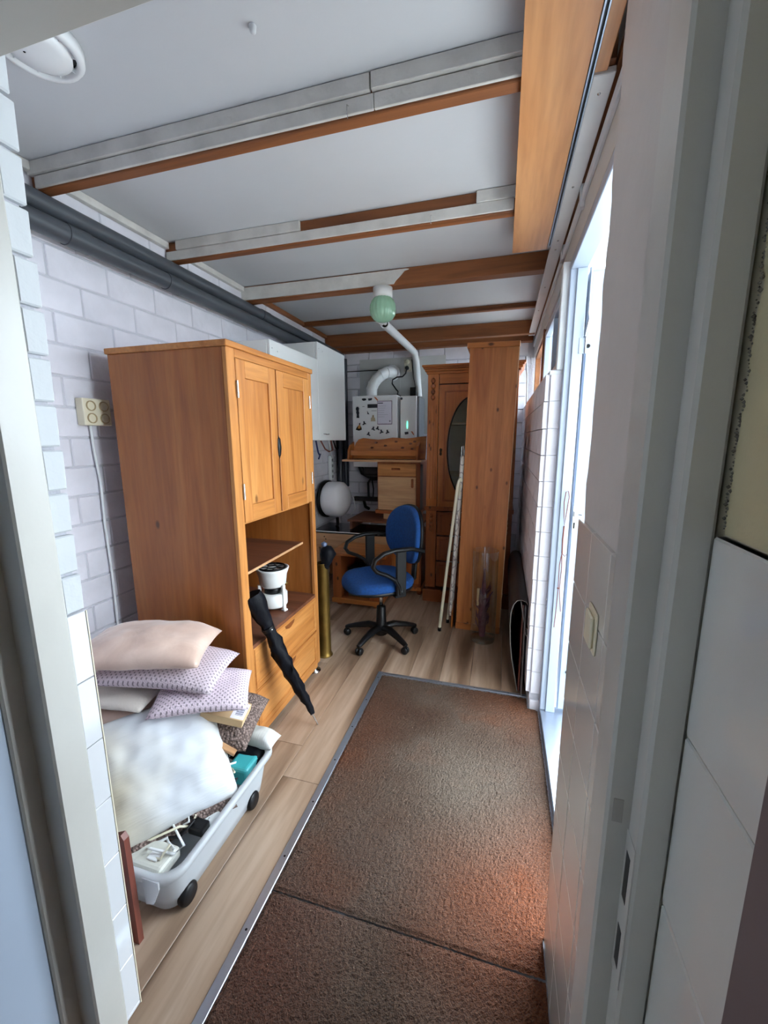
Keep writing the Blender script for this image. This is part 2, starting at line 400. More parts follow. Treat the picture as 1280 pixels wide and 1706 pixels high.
# walls of white painted blocks
def block_mesh(L, H, D):
    b = B(); b.box((-L/2, -H/2, -D), (L/2, H/2, 0), .004)
    for v in b.bm.verts: v.co.z += noise.noise(v.co*9)*.0015
    return b
bl_full = mesh_of(block_mesh(1, 1, .03), white_wall)
def blocks(parent, origin, udir, ndir, ulen, z0, z1, L, Hc, gap=.009, hole=None, d=.005, phase=0.0, bev=.0035):
    """running bond of separate blocks; udir along the wall, ndir out of the wall"""
    u = Vector(udir); n = Vector(ndir); R = Matrix((u, Vector((0, 0, 1)), n)).transposed().to_4x4()
    row = 0; z = z1
    cache = {}
    while z - Hc > z0 - .02:
        s = -L*(.5 if row % 2 else 0) - phase*L
        while s < ulen:
            a, c = max(s, 0), min(s+L, ulen)
            w_ = c-a-gap; mid = (a+c)/2; zc = z-Hc/2
            if w_ > .015 and not (hole and hole(mid, zc)):
                key = (round(w_, 3), random.randint(0, 1))
                if key not in cache:
                    b = B(); b.box((-w_/2, -(Hc-gap)/2, -.02), (w_/2, (Hc-gap)/2, d), bev)
                    for v in b.bm.verts:
                        v.co += Vector((noise.noise(v.co*31+Vector((key[1]*5, 0, 0))), noise.noise(v.co*27), noise.noise(v.co*17)))*.002
                    cache[key] = mesh_of(b, white_wall)
                o = inst('block', cache[key], parent, Vector(origin)+u*mid+Vector((0, 0, zc))+n*random.uniform(-.001, .001))
                o.rotation_euler = R.to_euler()
            s += L
        z -= Hc; row += 1
wl = struct('wall_left', box1((XL-.12, .5, 0), (XL-.005, YB+.1, 2.75)), mortar)
blocks(wl, (XL-.005, .64, 0), (0, 1, 0), (1, 0, 0), YB-.64, .25, 2.566, .28, .132, phase=.35)
wb = struct('wall_back', box1((XL-.12, YB+.005, 0), (.45, YB+.1, 2.75)), mortar)
blocks(wb, (.205, YB+.005, 0), (-1, 0, 0), (0, -1, 0), 2.055, .42, 2.45, .28, .132,
       hole=lambda s, z: (s > 1.32 and s < 1.78 and 1.86 < z < 2.37))
# right wall, low part beside the door with the windows on it
wr = struct('wall_right', box1((XR+.002, 2.225, 0), (XR+.06, YB+.1, 1.80)), mortar)
blocks(wr, (XR+.002, 2.222, 0), (0, 1, 0), (-1, 0, 0), YB-2.222, 0, 1.81, .28, .132, gap=.004, d=.002, bev=.001)
# end face of that wall (the pier by the door)
cache_pier = mesh_of(box1((0, 0, 0), (.055, .012, .1305), .002), white_wall)
for i in range(14):
    inst('block', cache_pier, wr, (XR+.006, 2.212, 1.81-.132*(i+1)+(.002 if i < 13 else 0)), (1, 1, 1 if i < 13 else .7))
B().box((XR-.002, 2.21, 1.803), (XR+.09, YB, 1.825), .003).done('sill', stub_paint, wr)
# upper right: post, header, wall over the door
hd = struct('trim_1', box1((.262, 1.03, 2.295), (.335, YB, 2.57), .002), frame_paint)
struct('trim_2', box1((.232, 2.2, 1.825), (.275, 2.262, 2.30), .004), stub_paint)
struct('wall_right_upper', box1((.335, 1.03, 2.30), (.42, YB+.1, 2.75)), stub_paint)
struct('trim_3', box1((.25, 1.1, 2.40), (.262, YB, 2.44), .002), stub_paint)

# windows above the low wall
def window(name, y0, y1, framemat, sash=False):
    z0, z1 = 1.825, 2.30
    f = B()
    for a, b in (((.275, y0, z0), (.33, y1, z0+.035)), ((.275, y0, z1-.035), (.33, y1, z1)), ((.275, y0, z0+.035), (.33, y0+.045, z1-.035)), ((.275, y1-.045, z0+.035), (.33, y1, z1-.035))):
        f.box(a, b, .002)
    f = struct(name, f, framemat)
    if sash:
        s = B(); a0, a1, c0, c1 = y0+.05, y1-.05, z0+.04, z1-.04
        for a, b in (((.262, a0, c0), (.30, a1, c0+.04)), ((.262, a0, c1-.04), (.30, a1, c1)), ((.262, a0, c0+.04), (.30, a0+.045, c1-.04)), ((.262, a1-.045, c0+.04), (.30, a1, c1-.04)), ((.268, (a0+a1)/2-.02, c0+.04), (.295, (a0+a1)/2+.02, c1-.04))):
            s.box(a, b, .003)
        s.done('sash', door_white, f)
    box1((.298, y0+.03, z0+.02), (.302, y1-.03, z1-.02)).done('pane', pane_glass, f)
    return f
window('window_1', 3.46, 4.5, beam_y)
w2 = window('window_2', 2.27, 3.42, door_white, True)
struct('trim_4', box1((.255, 3.42, 1.825), (.335, 3.46, 2.30), .002), beam_y)

# outer door: frame, opened leaf, sill
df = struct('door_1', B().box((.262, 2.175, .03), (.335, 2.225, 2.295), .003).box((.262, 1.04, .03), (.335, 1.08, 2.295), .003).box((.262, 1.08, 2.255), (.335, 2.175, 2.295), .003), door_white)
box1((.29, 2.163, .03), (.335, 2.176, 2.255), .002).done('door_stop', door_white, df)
sill = box1((.262, 1.04, -.01), (.40, 2.225, .03), .004).done('sill', alu, df)
leaf = B()
leaf.box((.347, 2.19, .04), (.415, 3.05, 2.25), .004)
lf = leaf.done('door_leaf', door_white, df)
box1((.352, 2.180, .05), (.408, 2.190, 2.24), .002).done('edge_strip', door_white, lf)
lk = box1((.352, 2.177, 1.03), (.372, 2.181, 1.17), .001).done('lock_plate', steel, lf)
box1((.357, 2.174, 1.055), (.364, 2.178, 1.085)).done('keyhole', black, lf)
box1((.356, 2.160, 1.115), (.367, 2.178, 1.14), .001).done('latch_bolt', steel, lf)
B().tube([(.372, 2.172, 1.127), (.392, 2.16, 1.127)], .003).done('spindle', steel, lf)
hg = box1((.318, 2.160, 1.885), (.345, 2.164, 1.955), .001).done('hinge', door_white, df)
B().tube([(.345, 2.158, 1.885), (.345, 2.158, 1.96)], .004).done('hinge_pin', steel, df)
B().tube([(.36, 2.176, 1.92), (.36, 2.182, 1.92)], .009, 12).done('bolt_hole', black, df)
B().tube([(.385, 2.176, .27), (.385, 2.182, .27)], .009, 12).done('bolt_hole', black, df)
B().tube([(.347, 2.165, 2.25), (.347, 2.16, 2.06), (.35, 2.15, 2.03), (.34, 2.155, 1.96)], .006).done('door_stay', alu, df)
for z in (1.95, 1.99, 1.15, 1.19, .62, .66):
    B().tube([(.262, 2.20, z), (.258, 2.20, z)], .006).done('screw_cap', pvc_white, df)

# red brown cord hanging on the door frame
rope = thing('door_cord', 'thin red brown looped cord knotted and hanging on the white outer door frame', 'cord', (.318, 2.155, 1.2))
B().tube([(.325, 2.152, 1.22), (.32, 2.15, 1.245), (.309, 2.15, 1.24), (.304, 2.15, 1.19), (.308, 2.15, 1.12), (.312, 2.15, 1.07), (.317, 2.15, 1.12), (.322, 2.15, 1.18), (.326, 2.152, 1.22)], .0022, 6, True).done('loop', red_cord, rope)
B().tube([(.312, 2.15, 1.07), (.310, 2.149, 1.0), (.312, 2.15, .93)], .004, 6).done('twist', red_cord, rope)
B().tube([(.312, 2.15, .93), (.304, 2.149, .87), (.306, 2.15, .76), (.305, 2.15, .65), (.30, 2.15, .53)], .0022, 6).done('strand', red_cord, rope)
B().tube([(.312, 2.15, .93), (.315, 2.149, .85), (.312, 2.15, .74), (.318, 2.15, .68), (.326, 2.15, .62)], .0022, 6).done('strand', red_cord, rope)
B().tube([(.312, 2.15, .93), (.325, 2.149, .915), (.334, 2.15, .925)], .002, 6).done('strand', red_cord, rope)
B().lathe([(0, -.007), (.007, 0), (0, .007)], (.306, 2.149, .745), 8).done('knot', red_cord, rope)

# near right wall with tiles (far side of inner doorway)
wnr = struct('wall_right_near', B().box((.203, .592, 0), (.42, 1.04, 1.31)).box((.207, .592, 1.31), (.42, 1.04, 2.75), .0), stub_paint)
b = B(); n_ = 40       # ragged plaster edge at the door reveal
poly = []
for i in range(n_+1):
    z = 1.30+i*(2.55-1.30)/n_; poly.append((1.055+noise.noise(Vector((z*9, 0, 3)))*.02+noise.noise(Vector((z*31, 1, 3)))*.008, z))
poly += [(.592, 2.55), (.592, 1.30)]
b.prism(poly, 0, .196, .262).done('plaster', paint('grey white plaster', (206, 202, 198), .55, .03, 3, .25, 10), wnr)
th = .163
r = 0; zt = 1.305
while zt > 0:
    z0 = max(0.002, zt-th+.003)
    for (y0, y1) in ((.60, .757), (.760, .918), (.921, 1.078)):
        box1((.188, y0, z0), (.203, y1, zt), .0015).done('tile', tile_warm, wnr)
    zt -= th
B().box((.203, 1.04, 0), (.262, 1.076, 1.30)).done('reveal', stub_paint, wnr)
# light switch
sw = thing('light_switch', 'cream square light switch on the tiled wall beside the outer door', 'switch', (.188, .82, 1.13))
box1((.183, .795, 1.09), (.1875, .865, 1.175), .002).done('back_plate', cream, sw)
box1((.176, .803, 1.10), (.183, .857, 1.165), .003).done('rocker', cream, sw)

# left end wall beside the inner doorway
ws = struct('wall_front', B().box((-1.95, .594, 0), (-.885, .626, 2.75)).box((-.95, .49, 2.2), (.42, .62, 2.75)), mortar)
zz = 2.55
blm = mesh_of(box1((-.012, 0, 0), (.004, .042, .081), .003), stub_paint)
for v in blm.vertices: v.co += Vector((noise.noise(v.co*60)*.002, noise.noise(v.co*50+Vector((3, 3, 3)))*.004, 0))
while zz > 1.14:
    inst('block', blm, ws, (-.877, .593+random.uniform(-.003, .002), zz-.0886))
    zz -= .0886
zt = 1.128
while zt > 0:
    z0 = max(0.002, zt-.1575)
    box1((-.885, .593, z0), (-.873, .634, zt), .0015).done('tile', tile_mat, ws)
    zt -= .1595
box1((-.8735, .6335, .002), (-.8715, .636, 1.128)).done('tile_edge', cream, ws)

# inner door frame (we look through it)
fr = B()
fr.box((-.935, .522, 0), (-.866, .592, 2.16), .004)             # left, stop side
fr.box((-.96, .484, 0), (-.92, .592, 2.16), .004)               # left, rebate
fr.box((.152, .520, 0), (.215, .592, 2.16), .004)               # right, stop side
fr.box((.180, .484, 0), (.2145, .520, 2.16), .004)
fr.box((-.96, .484, 2.12), (.215, .592, 2.20), .006)
ifr = struct('door_2', fr, frame_paint)
B().box((.1785, .497, .905), (.1805, .511, .975)).box((.1785, .497, .80), (.1805, .511, .86)).done('strike_hole', black, ifr)
box1((.1788, .4865, .78), (.1803, .5185, 1.0), .0006).done('strike_plate', frame_paint, ifr)
box1((.160, .5185, 1.005), (.172, .5205, 1.04), .0008).done('cover_plate', paint('frame patch', (176, 172, 166), .4), ifr)
B().tube([(-.845, .56, 2.12), (-.845, .56, 2.108), (-.838, .56, 2.100), (-.83, .56, 2.108), (-.832, .56, 2.114)], .002, 6).done('hook', pvc_white, ifr)
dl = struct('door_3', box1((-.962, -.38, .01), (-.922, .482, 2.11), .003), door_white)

# kitchen side the camera stands in (nothing of it but these surfaces is in view)
kr = struct('wall_kitchen_right', box1((.2225, -2.2, 0), (.42, .592, 2.75)), plaster)
b = B()
N1, N2 = 60, 14
g = [[b.bm.verts.new((.2165+noise.noise(Vector((i*.5, j*.7, 1)))*.0025, .474-.32*j/N2-(.008*noise.noise(Vector((i*.9, 2, 2))) if j == 0 else 0), 1.405+1.25*i/N1)) for j in range(N2+1)] for i in range(N1+1)]
for i in range(N1):
    for j in range(N2): b.bm.faces.new((g[i][j], g[i][j+1], g[i+1][j+1], g[i+1][j])).smooth = True
b.done('plaster', paint('yellowed plaster', (196, 184, 148), .85, .05, 5, .5, 25), kr)
rng = [(1.175, 1.401), (.948, 1.172), (.72, .944), (.492, .716), (.264, .488), (.036, .260)]
for z0, z1 in rng:
    box1((.2105, .20, z0), (.2225, .480, z1), .002).done('tile', tile_warm, kr)
box1((.2135, .20, 0.0), (.2225, .482, 1.401)).done('grout', grout, kr)
b = B()
for i in range(260):
    z = 1.41+i*.0035; q = random.uniform(.0008, .0026); b.lathe([(0, -q), (q, 0), (0, q)], (.2165, .477+random.uniform(-.004, .003)+noise.noise(Vector((z*12, 0, 0)))*.004, z), 5)
b.done('crumbled_edge', paint('grey crumbled filler', (120, 114, 104), .9), kr, kind='stuff')
struct('wall_kitchen_left', box1((-1.95, -2.2, 0), (-1.85, .49, 2.75)), plaster)
struct('wall_kitchen_back', B().box((-1.95, -2.3, 0), (.42, -2.2, 1.0)).box((-1.95, -2.3, 2.0), (.42, -2.2, 2.75)).box((-1.95, -2.3, 1.0), (-1.5, -2.2, 2.0)).box((-1.22, -2.3, 1.0), (.42, -2.2, 2.0)), plaster)
struct('floor_kitchen', box1((-1.95, -2.2, -.06), (.42, .484, 0)), paint('kitchen floor', (120, 92, 76), .5))
struct('ceiling_kitchen', box1((-1.95, -2.2, 2.6), (.42, .49, 2.75)), ceil_mat)
pc = thing('tall_cupboard', 'dark mauve brown tall cupboard edge at the lower right by the tiled wall', 'cupboard', (.2, .0, 0))
box1((.196, -.45, .0), (.2085, .328, 1.30), .004).done('side_panel', mauve, pc)

# ------------------------------------------------------------------ ceiling
ce = struct('ceiling', box1((-1.95, .5, 2.57), (.42, 4.65, 2.7)), ceil_mat)
def beam(y0, y1, z0, x1=.24):
    o = box1((XL+.002, y0, z0), (x1, y1, 2.569), .003).done('beam', beam_wood, ce); return o
def strip(parent, x0, x1, y, z0, z1, t=.008, mat=beam_paint, rag=False):
    if rag:
        pts = [(x0, z0), (x1-.10, z0), (x1-.085, z0+.02), (x1-.05, z0+.05), (x1-.03, z1-.012), (x1, z1-.004), (x1-.02, z1), (x0, z1)]
        B().prism(pts, 1, y-t, y).done('cover_strip', mat, parent)
    else: box1((x0, y-t, z0), (x1, y, z1), .0015).done('cover_strip', mat, parent)
b1 = beam(1.368, 1.410, 2.47)
strip(b1, XL+.03, -.42, 1.368, 2.478, 2.520, .010); strip(b1, -.418, .02, 1.368, 2.478, 2.520, .010)
strip(b1, XL+.01, -.43, 1.368, 2.523, 2.568, .020); strip(b1, -.425, .02, 1.368, 2.523, 2.568, .022)
b2 = beam(2.052, 2.098, 2.47)
strip(b2, XL+.01, .0, 2.052, 2.476, 2.520, .009); strip(b2, XL+.08, -1.02, 2.052, 2.523, 2.568, .014); strip(b2, -.16, .02, 2.052, 2.521, 2.568, .014)
b3 = beam(2.745, 2.825, 2.47)
strip(b3, XL+.005, -.62, 2.745, 2.478, 2.560, .008, rag=True)
b4 = beam(3.67, 3.715, 2.532); b5 = beam(4.19, 4.26, 2.45); b6 = beam(4.45, 4.545, 2.44)
strip(b4, XL+.05, .22, 3.67, 2.555, 2.568, .006, beam_wood)
for y0, y1, m in ((.64, 1.366, beam_paint), (1.412, 2.05, beam_paint), (2.10, 2.743, beam_paint), (2.827, 3.668, beam_y), (3.717, 4.188, beam_y)):
    box1((XL+.002, y0, 2.535), (XL+.03, y1, 2.568), .002).done('edge_strip', m, ce)
for (x_, y_, s_) in ((-.682, 1.135, .010), ):
    B().lathe([(0, -.02), (s_*.8, -.014), (s_, 0)], (x_, y_, 2.569), 12).done('knob', ceil_mat, ce)
for (x_, y_) in ((-.36, 2.043), (-.5, 1.357)):
    B().tube([(x_, y_, 2.50), (x_, y_-.012, 2.495), (x_, y_-.014, 2.475), (x_, y_-.006, 2.462)], .0015, 5).done('nail_hook', steel, ce)
# veneered panel, rail and battens along the right side of the ceiling
pn = struct('trim_5', box1((.003, .64, 2.452), (.171, 2.432, 2.4685), .001), veneer)
rl = struct('trim_6', B().box((.1725, .64, 2.448), (.1765, 2.40, 2.47)).box((.1835, .64, 2.448), (.187, 2.40, 2.47)), alu)
box1((.1765, .64, 2.455), (.1835, 2.40, 2.47)).done('slot', black, rl)
bt = struct('trim_7', box1((.188, 1.385, 2.452), (.244, 4.3, 2.4685), .002), paint('white batten', (220, 220, 218), .5, .03, 4, .1, 20))
for y_ in (1.45, 1.9, 2.35, 2.45, 3.0, 3.5):
    B().lathe([(0, -.003), (.004, -.002), (.005, 0)], (.215, y_, 2.452), 8).done('screw', steel, bt)
struct('trim_8', box1((.188, .64, 2.458), (.222, 1.384, 2.4685), .002), veneer)
struct('trim_9', box1((.246, .64, 2.47), (.26, 4.4, 2.50), .002), beam_y)
struct('trim_10', B().box((.2445, 2.44, 2.40), (.262, 2.50, 2.468)).box((.2445, 1.9, 2.38), (.262, 1.93, 2.46)), stub_paint)

# round vent / detector on the ceiling
dt = thing('smoke_detector', 'round white ceiling detector with a dark slot ring, top left corner above the door head', 'detector', (-1.255, 1.035, 2.57))
DC = (-1.265, 1.0, 2.569)
B().lathe([(0, 0), (.108, 0), (.108, -.022), (.102, -.030), (.089, -.030), (.089, -.012)], DC, 40).done('base_ring', boiler_white, dt)
B().lathe([(.089, -.013), (.075, -.013)], DC, 40).done('slot', black, dt)
B().lathe([(.079, -.01), (.079, -.028), (.056, -.040), (0, -.042)], DC, 40).done('cap', boiler_white, dt)
for k in range(10):
    a = k*PI/5; p = Vector((DC[0]+.084*math.cos(a), DC[1]+.084*math.sin(a), 2.549))
    box1((-.005, -.0015, -.006), (.005, .0015, .006), 0, Matrix.Translation(p) @ Matrix.Rotation(a, 4, 'Z')).done('rib', boiler_white, dt)
B().lathe([(0, -.002), (.003, 0), (0, .002)], (DC[0]-.02, DC[1]-.02, 2.527), 8).done('indicator', black, dt)

# ------------------------------------------------------------------ metal edge strips and mats
st = thing('edge_strip', 'long aluminium edge strip with screws along the left side of the coir mat', 'strip', (-.695, 1.4, 0))
box1((-.711, .49, 0), (-.681, 2.335, .004), .0015).done('profile', alu, st)
for i in range(8):
    B().lathe([(.004, .0045), (0, .0055)], (-.696, .62+i*.235, 0), 8).done('screw', black, st)
st = thing('edge_strip', 'short aluminium edge strip across the far end of the coir mat', 'strip', (-.25, 2.325, 0))
box1((-.680, 2.309, 0), (.20, 2.333, .004), .0015).done('profile', alu, st)
for i in range(4):
    B().lathe([(.003, .0045), (0, .0055)], (-.5+i*.2, 2.321, 0), 8).done('screw', black, st)
def mat_obj(y0, y1, label):
    b = B(); cs = .0055; nx = int((.255+.68)/cs); ny = int((y1-y0)/cs); g = []
    for i in range(nx+1):
        row = []
        for j in range(ny+1):
            xx = -.68+i*cs; yy = y0+j*cs
            if yy < 1.085 or yy > 2.20: xx = min(xx, .184 if yy < 1.085 else .200)
            ed = min(i, nx-i, j, ny-j)
            h = .002+random.uniform(-.0022, .0022)+noise.noise(Vector((xx*4, yy*4, 0)))*.002 - (.004 if ed < 2 else 0)
            row.append(b.bm.verts.new((xx+random.uniform(-.001, .001), yy, h)))
        g.append(row)
    for i in range(nx):
        for j in range(ny):
            a = (g[i][j], g[i+1][j], g[i+1][j+1], g[i][j+1])
            if (a[0].co-a[1].co).length > 1e-4: b.bm.faces.new(a)
    return single(b, 'coir_mat', coir_mat, label, 'doormat')
mat_obj(.984, 2.306, 'worn brown coir mat filling the floor well by the outer door, far piece')
mat_obj(.50, .983, 'worn brown coir mat in the foreground, near piece in front of the seam')
struct('added_sky_block_roof', box1((.42, .42, 2.45), (1.05, 2.3, 2.58)), stub_paint)  # unseen slab, added to keep overhead sky light off the door jamb
struct('added_sky_block_wall', box1((.42, .30, -.12), (2.6, .42, 2.7)), paint('added sky block wall', (214, 208, 200), .85))  # unseen wall, added beside the door to cut sky light on the jamb
struct('floor_outside', box1((.40, -3, -.25), (9, 9, -.12)), concrete)
struct('wall_outside', box1((4.2, -3, -.12), (4.3, 9, 1.1)), paint('garden wall', (225, 222, 216), .8))

# ================================================================== PIPES ON THE LEFT WALL
def pipe_set(label, y0, y1, x, z, r, joints):
    t = thing('drain_pipe', label, 'pipe', (x, y0, z))
    B().tube([(x, y0, z), (x, y1, z)], r, 20).done('pipe', pvc, t)
    for yy in joints: B().tube([(x, yy, z), (x, yy+.10, z)], r+.004, 20).done('socket', pvc, t)
    return t
pipe_set('upper dark grey plastic drain pipe running along the left wall under the ceiling', .64, 4.52, XL+.052, 2.425, .036, [2.9])
pipe_set('lower dark grey plastic drain pipe running along the left wall beneath the other', .64, 4.52, XL+.072, 2.338, .040, [1.42, 1.95])

# ceiling lamp with green glass
lp = thing('ceiling_lamp', 'green pressed glass lamp on a white porcelain base under the beams', 'lamp', (-.80, 2.765, 2.47))
B().lathe([(0, 0), (.064, 0), (.064, -.052), (.058, -.062), (0, -.062)], (-.80, 2.765, 2.469), 32).done('lamp_base', white_enamel, lp)
B().lathe([(.056, 0), (.072, -.018), (.083, -.045), (.086, -.075), (.080, -.105), (.062, -.132), (.034, -.146), (0, -.149)], (-.80, 2.765, 2.409), 72, mod=lambda u, z: 1+.022*math.cos(u*2*PI*18)).done('lamp_shade', green_glass, lp)
wp = thing('cable_duct', 'white plastic pipe running under the ceiling to the back wall and down', 'pipe', (-.93, 4.4, 2.2))
B().tube([(-.955, 3.34, 2.405), (-.945, 4.40, 2.405), (-.942, 4.47, 2.39), (-.935, 4.51, 2.33), (-.925, 4.515, 2.24), (-.90, 4.515, 1.95)], .034, 16).done('pipe', pvc_white, wp)
B().tube([(-.985, 3.25, 2.41), (-.965, 3.42, 2.408)], .016, 12).done('inner_cable', pvc_white, wp)
B().tube([(-.955, 3.22, 2.41), (-.940, 3.42, 2.408)], .016, 12).done('inner_cable', pvc_white, wp)
B().lathe([(0, 0), (.027, 0)], (-.95, 3.339, 2.405), 16, M=Matrix.Rotation(PI/2, 4, 'X')).done('mouth', black, wp)

# ================================================================== OAK CABINET
OX0, OX1, OY0, OY1, OZ = -1.72, -1.10, 1.50, 2.275, 1.90
oc = thing('oak_cabinet', 'tall solid oak cabinet with two panelled doors, open niche and two drawers', 'cabinet', (-1.41, 1.89, 0))
carc = B()
box1((OX0, OY0, .0), (OX1-.02, OY0+.03, OZ-.025), .002).done('side_panel', oak_side, oc)
box1((OX0, OY1-.03, .05), (OX1-.02, OY1, OZ-.025), .002).done('side_panel', oak_side, oc)
box1((OX0-.008, OY0-.008, OZ-.025), (OX1+.008, OY1+.008, OZ), .003).done('top', oak_h, oc)
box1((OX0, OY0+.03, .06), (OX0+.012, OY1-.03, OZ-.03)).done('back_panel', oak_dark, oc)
box1((OX1-.02, OY0, 0), (OX1, OY0+.055, OZ-.025), .002).done('stile', oak, oc)
box1((OX1-.02, OY1-.04, .05), (OX1, OY1, OZ-.025), .002).done('stile', oak, oc)
box1((OX1-.02, OY0+.055, OZ-.06), (OX1, OY1-.04, OZ-.025), .002).done('rail', oak_h, oc)
box1((OX1-.02, OY0+.055, .03), (OX1, OY1-.04, .065), .002).done('rail', oak_h, oc)
box1((OX0+.012, OY0+.03, 1.115), (OX1-.022, OY1-.03, 1.135), .001).done('shelf', oak_h, oc)
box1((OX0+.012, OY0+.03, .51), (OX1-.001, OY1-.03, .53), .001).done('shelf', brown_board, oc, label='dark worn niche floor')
def oak_door(y0, y1, hinge_left):
    z0, z1 = 1.128, OZ-.062; X = OX1
    d = B(); s = .062
    d.box((X-.02, y0, z0), (X+.002, y0+s, z1), .002).box((X-.02, y1-s, z0), (X+.002, y1, z1), .002)
    o = d.done('door', oak, oc)
    box1((X-.02, y0+s, z0), (X+.002, y1-s, z0+.075), .002).done('door_rail', oak_h, o); box1((X-.02, y0+s, z1-.075), (X+.002, y1-s, z1), .002).done('door_rail', oak_h, o)
    box1((X-.016, y0+s, z0+.075), (X-.007, y1-s, z1-.075), .001).done('door_panel', oak, o)
    yh = y0-.003 if hinge_left else y1+.003
    for zh in (1.27, 1.71):
        B().tube([(X+.006, yh, zh-.035), (X+.006, yh, zh+.035)], .0055, 10).done('hinge', steel, o)
    # carved finger hollow at the meeting edge
    ye = y1 if hinge_left else y0
    B().lathe([(0, -.06), (.010, -.04), (.014, 0), (.010, .04), (0, .06)], (X-.002, ye+(.003 if hinge_left else -.003), 1.46), 12).done('finger_hollow', black, o)
    return o
oak_door(OY0+.058, 1.872, True); oak_door(1.884, OY1-.042, False)
box1((OX1-.019, 1.870, 1.13), (OX1-.012, 1.886, OZ-.062)).done('meeting_strip', oak_dark, oc)
def oak_drawer(z0, z1):
    y0, y1 = OY0+.058, OY1-.042; X = OX1
    o = box1((X-.02, y0, z0), (X-.001, y1, z1), .002).done('drawer', oak_h, oc)
    fr = B(); s = .028
    fr.box((X-.004, y0+.004, z0+.004), (X+.003, y1-.004, z0+s), .001).box((X-.004, y0+.004, z1-s), (X+.003, y1-.004, z1-.004), .001)
    fr.box((X-.004, y0+.004, z0+s), (X+.003, y0+.004+s, z1-s), .001).box((X-.004, y1-.004-s, z0+s), (X+.003, y1-.004, z1-s), .001)
    fr.done('drawer_frame', oak_h, o)
    ym = 1.90
    pts = [(ym-.055, z1-.016), (ym+.055, z1-.016), (ym+.042, z1-.034), (ym+.012, z1-.046), (ym-.012, z1-.046), (ym-.042, z1-.034)]
    B().prism(pts, 0, X+.001, X+.0036).done('grip_hollow', oak_dark, o)
oak_drawer(.288, .508); oak_drawer(.068, .282)
bmk = B(); bmk.lathe([(0, 0), (.042, 0), (.042, .004), (.016, .007), (.016, .05), (0, .05)], (-1.125, 2.235, 0), 24); bmk.done('foot', steel, oc, label='round chrome foot')
B().lathe([(0, 0), (.02, 0), (.02, .05), (0, .05)], (-1.66, 2.235, 0), 12).done('foot', black, oc)
# loose board lying in niche
M = Matrix.Translation((-1.36, 1.835, .89)) @ Matrix.Rotation(math.radians(1.0), 4, 'X')
lb = single(B().box((-.28, -.27, -.006), (.245, .285, .006), .001), 'loose_shelf', brown_board, 'thin brown loose shelf board with pale edge inside the oak cabinet niche', 'shelf', M=M)
box1((.245, -.27, -.006), (.248, .285, .006)).done('edge_band', beech, lb, local=True)

# camping stove
sv = thing('camping_stove', 'white round camping stove with black pan grid in the oak cabinet niche', 'stove', (-1.24, 1.98, .53))
c0 = (-1.24, 1.98, .53)
B().lathe([(0, .02), (.070, .02), (.078, .03), (.078, .095), (.070, .10), (0, .10)], c0, 32).done('lower_bowl', white_enamel, sv)
B().lathe([(0, .10), (.05, .10), (.05, .135), (0, .135)], c0, 24).done('burner', black, sv)
B().lathe([(0, .135), (.062, .138), (.074, .15), (.080, .205), (.090, .232), (.094, .245), (.086, .248), (.080, .238), (0, .232)], c0, 36).done('upper_bowl', white_enamel, sv)
for k in range(3):
    a = -.25+k*2*PI/3
    M = Matrix.Translation(c0) @ Matrix.Rotation(a, 4, 'Z')
    B().box((.070, -.010, .0), (.088, .010, .155), .003, M).box((.068, -.014, 0), (.095, .014, .012), .003, M).done('leg', white_enamel, sv)
gr = B(); gr.tube([(c0[0]+.072*math.cos(t*PI/12), c0[1]+.072*math.sin(t*PI/12), c0[2]+.249) for t in range(24)], .006, 6, True)
gr.tube([(c0[0]+.028*math.cos(t*PI/6), c0[1]+.028*math.sin(t*PI/6), c0[2]+.249) for t in range(12)], .004, 6, True)
for k in range(7):
    a = k*2*PI/7; gr.tube([(c0[0]+.028*math.cos(a), c0[1]+.028*math.sin(a), c0[2]+.249), (c0[0]+.072*math.cos(a), c0[1]+.072*math.sin(a), c0[2]+.249)], .004, 6)
gr.done('pan_grid', black, sv)
B().tube([(c0[0]+.01, c0[1]+.095, c0[2]+.205+.02*0), (c0[0]+.01, c0[1]+.112, c0[2]+.20), (c0[0]+.01, c0[1]+.115, c0[2]+.17), (c0[0]+.01, c0[1]+.09, c0[2]+.16)], .004, 6).done('handle', steel, sv)
B().lathe([(0, 0), (.008, 0), (.008, .02), (0, .02)], (c0[0]+.02, c0[1]+.10, c0[2]+.115), 10, M=Matrix.Rotation(-PI/2, 4, 'X')).done('valve', brass, sv)
# black umbrella leaning
um = thing('folded_umbrella', 'black folded umbrella leaning on the oak drawers with its steel tip on the floor', 'umbrella', (-.878, 1.761, 0))
P0 = Vector((-.878, 1.761, 0.003)); P1 = Vector((-1.115, 1.582, .775)); D = P1-P0
def at(t): return P0+D*t
b = B(); N = 22; pts = []; rad = []
prof = [(.10, .010), (.16, .020), (.3, .026), (.5, .033), (.62, .034), (.70, .030), (.76, .026), (.82, .034), (.9, .044), (.97, .05), (1.0, .046)]
for i in range(N+1):
    t = .10+.90*i/N
    for (a, ra), (c, rc) in zip(prof, prof[1:]):
        if a <= t <= c+1e-6: rad.append(ra+(rc-ra)*(t-a)/(c-a)); break
    pts.append(at(t)+Vector((math.sin(t*9)*.003, math.cos(t*7)*.003, 0)))
b.tube(pts, rad, 14)
for v in b.bm.verts:
    v.co += Vector((noise.noise(v.co*45), noise.noise(v.co*45+Vector((9, 0, 0))), 0))*.018
b.done('canopy', blackcloth, um)
B().tube([P0, at(.12)], [.0035, .0045], 8).done('tip', steel, um)
B().tube([at(.75), at(.775)], .031, 12).done('strap', black, um)
B().lathe([(0, -.006), (.006, 0), (0, .006)], at(.762)+Vector((.028, -.012, .004)), 8).done('snap_button', steel, um)

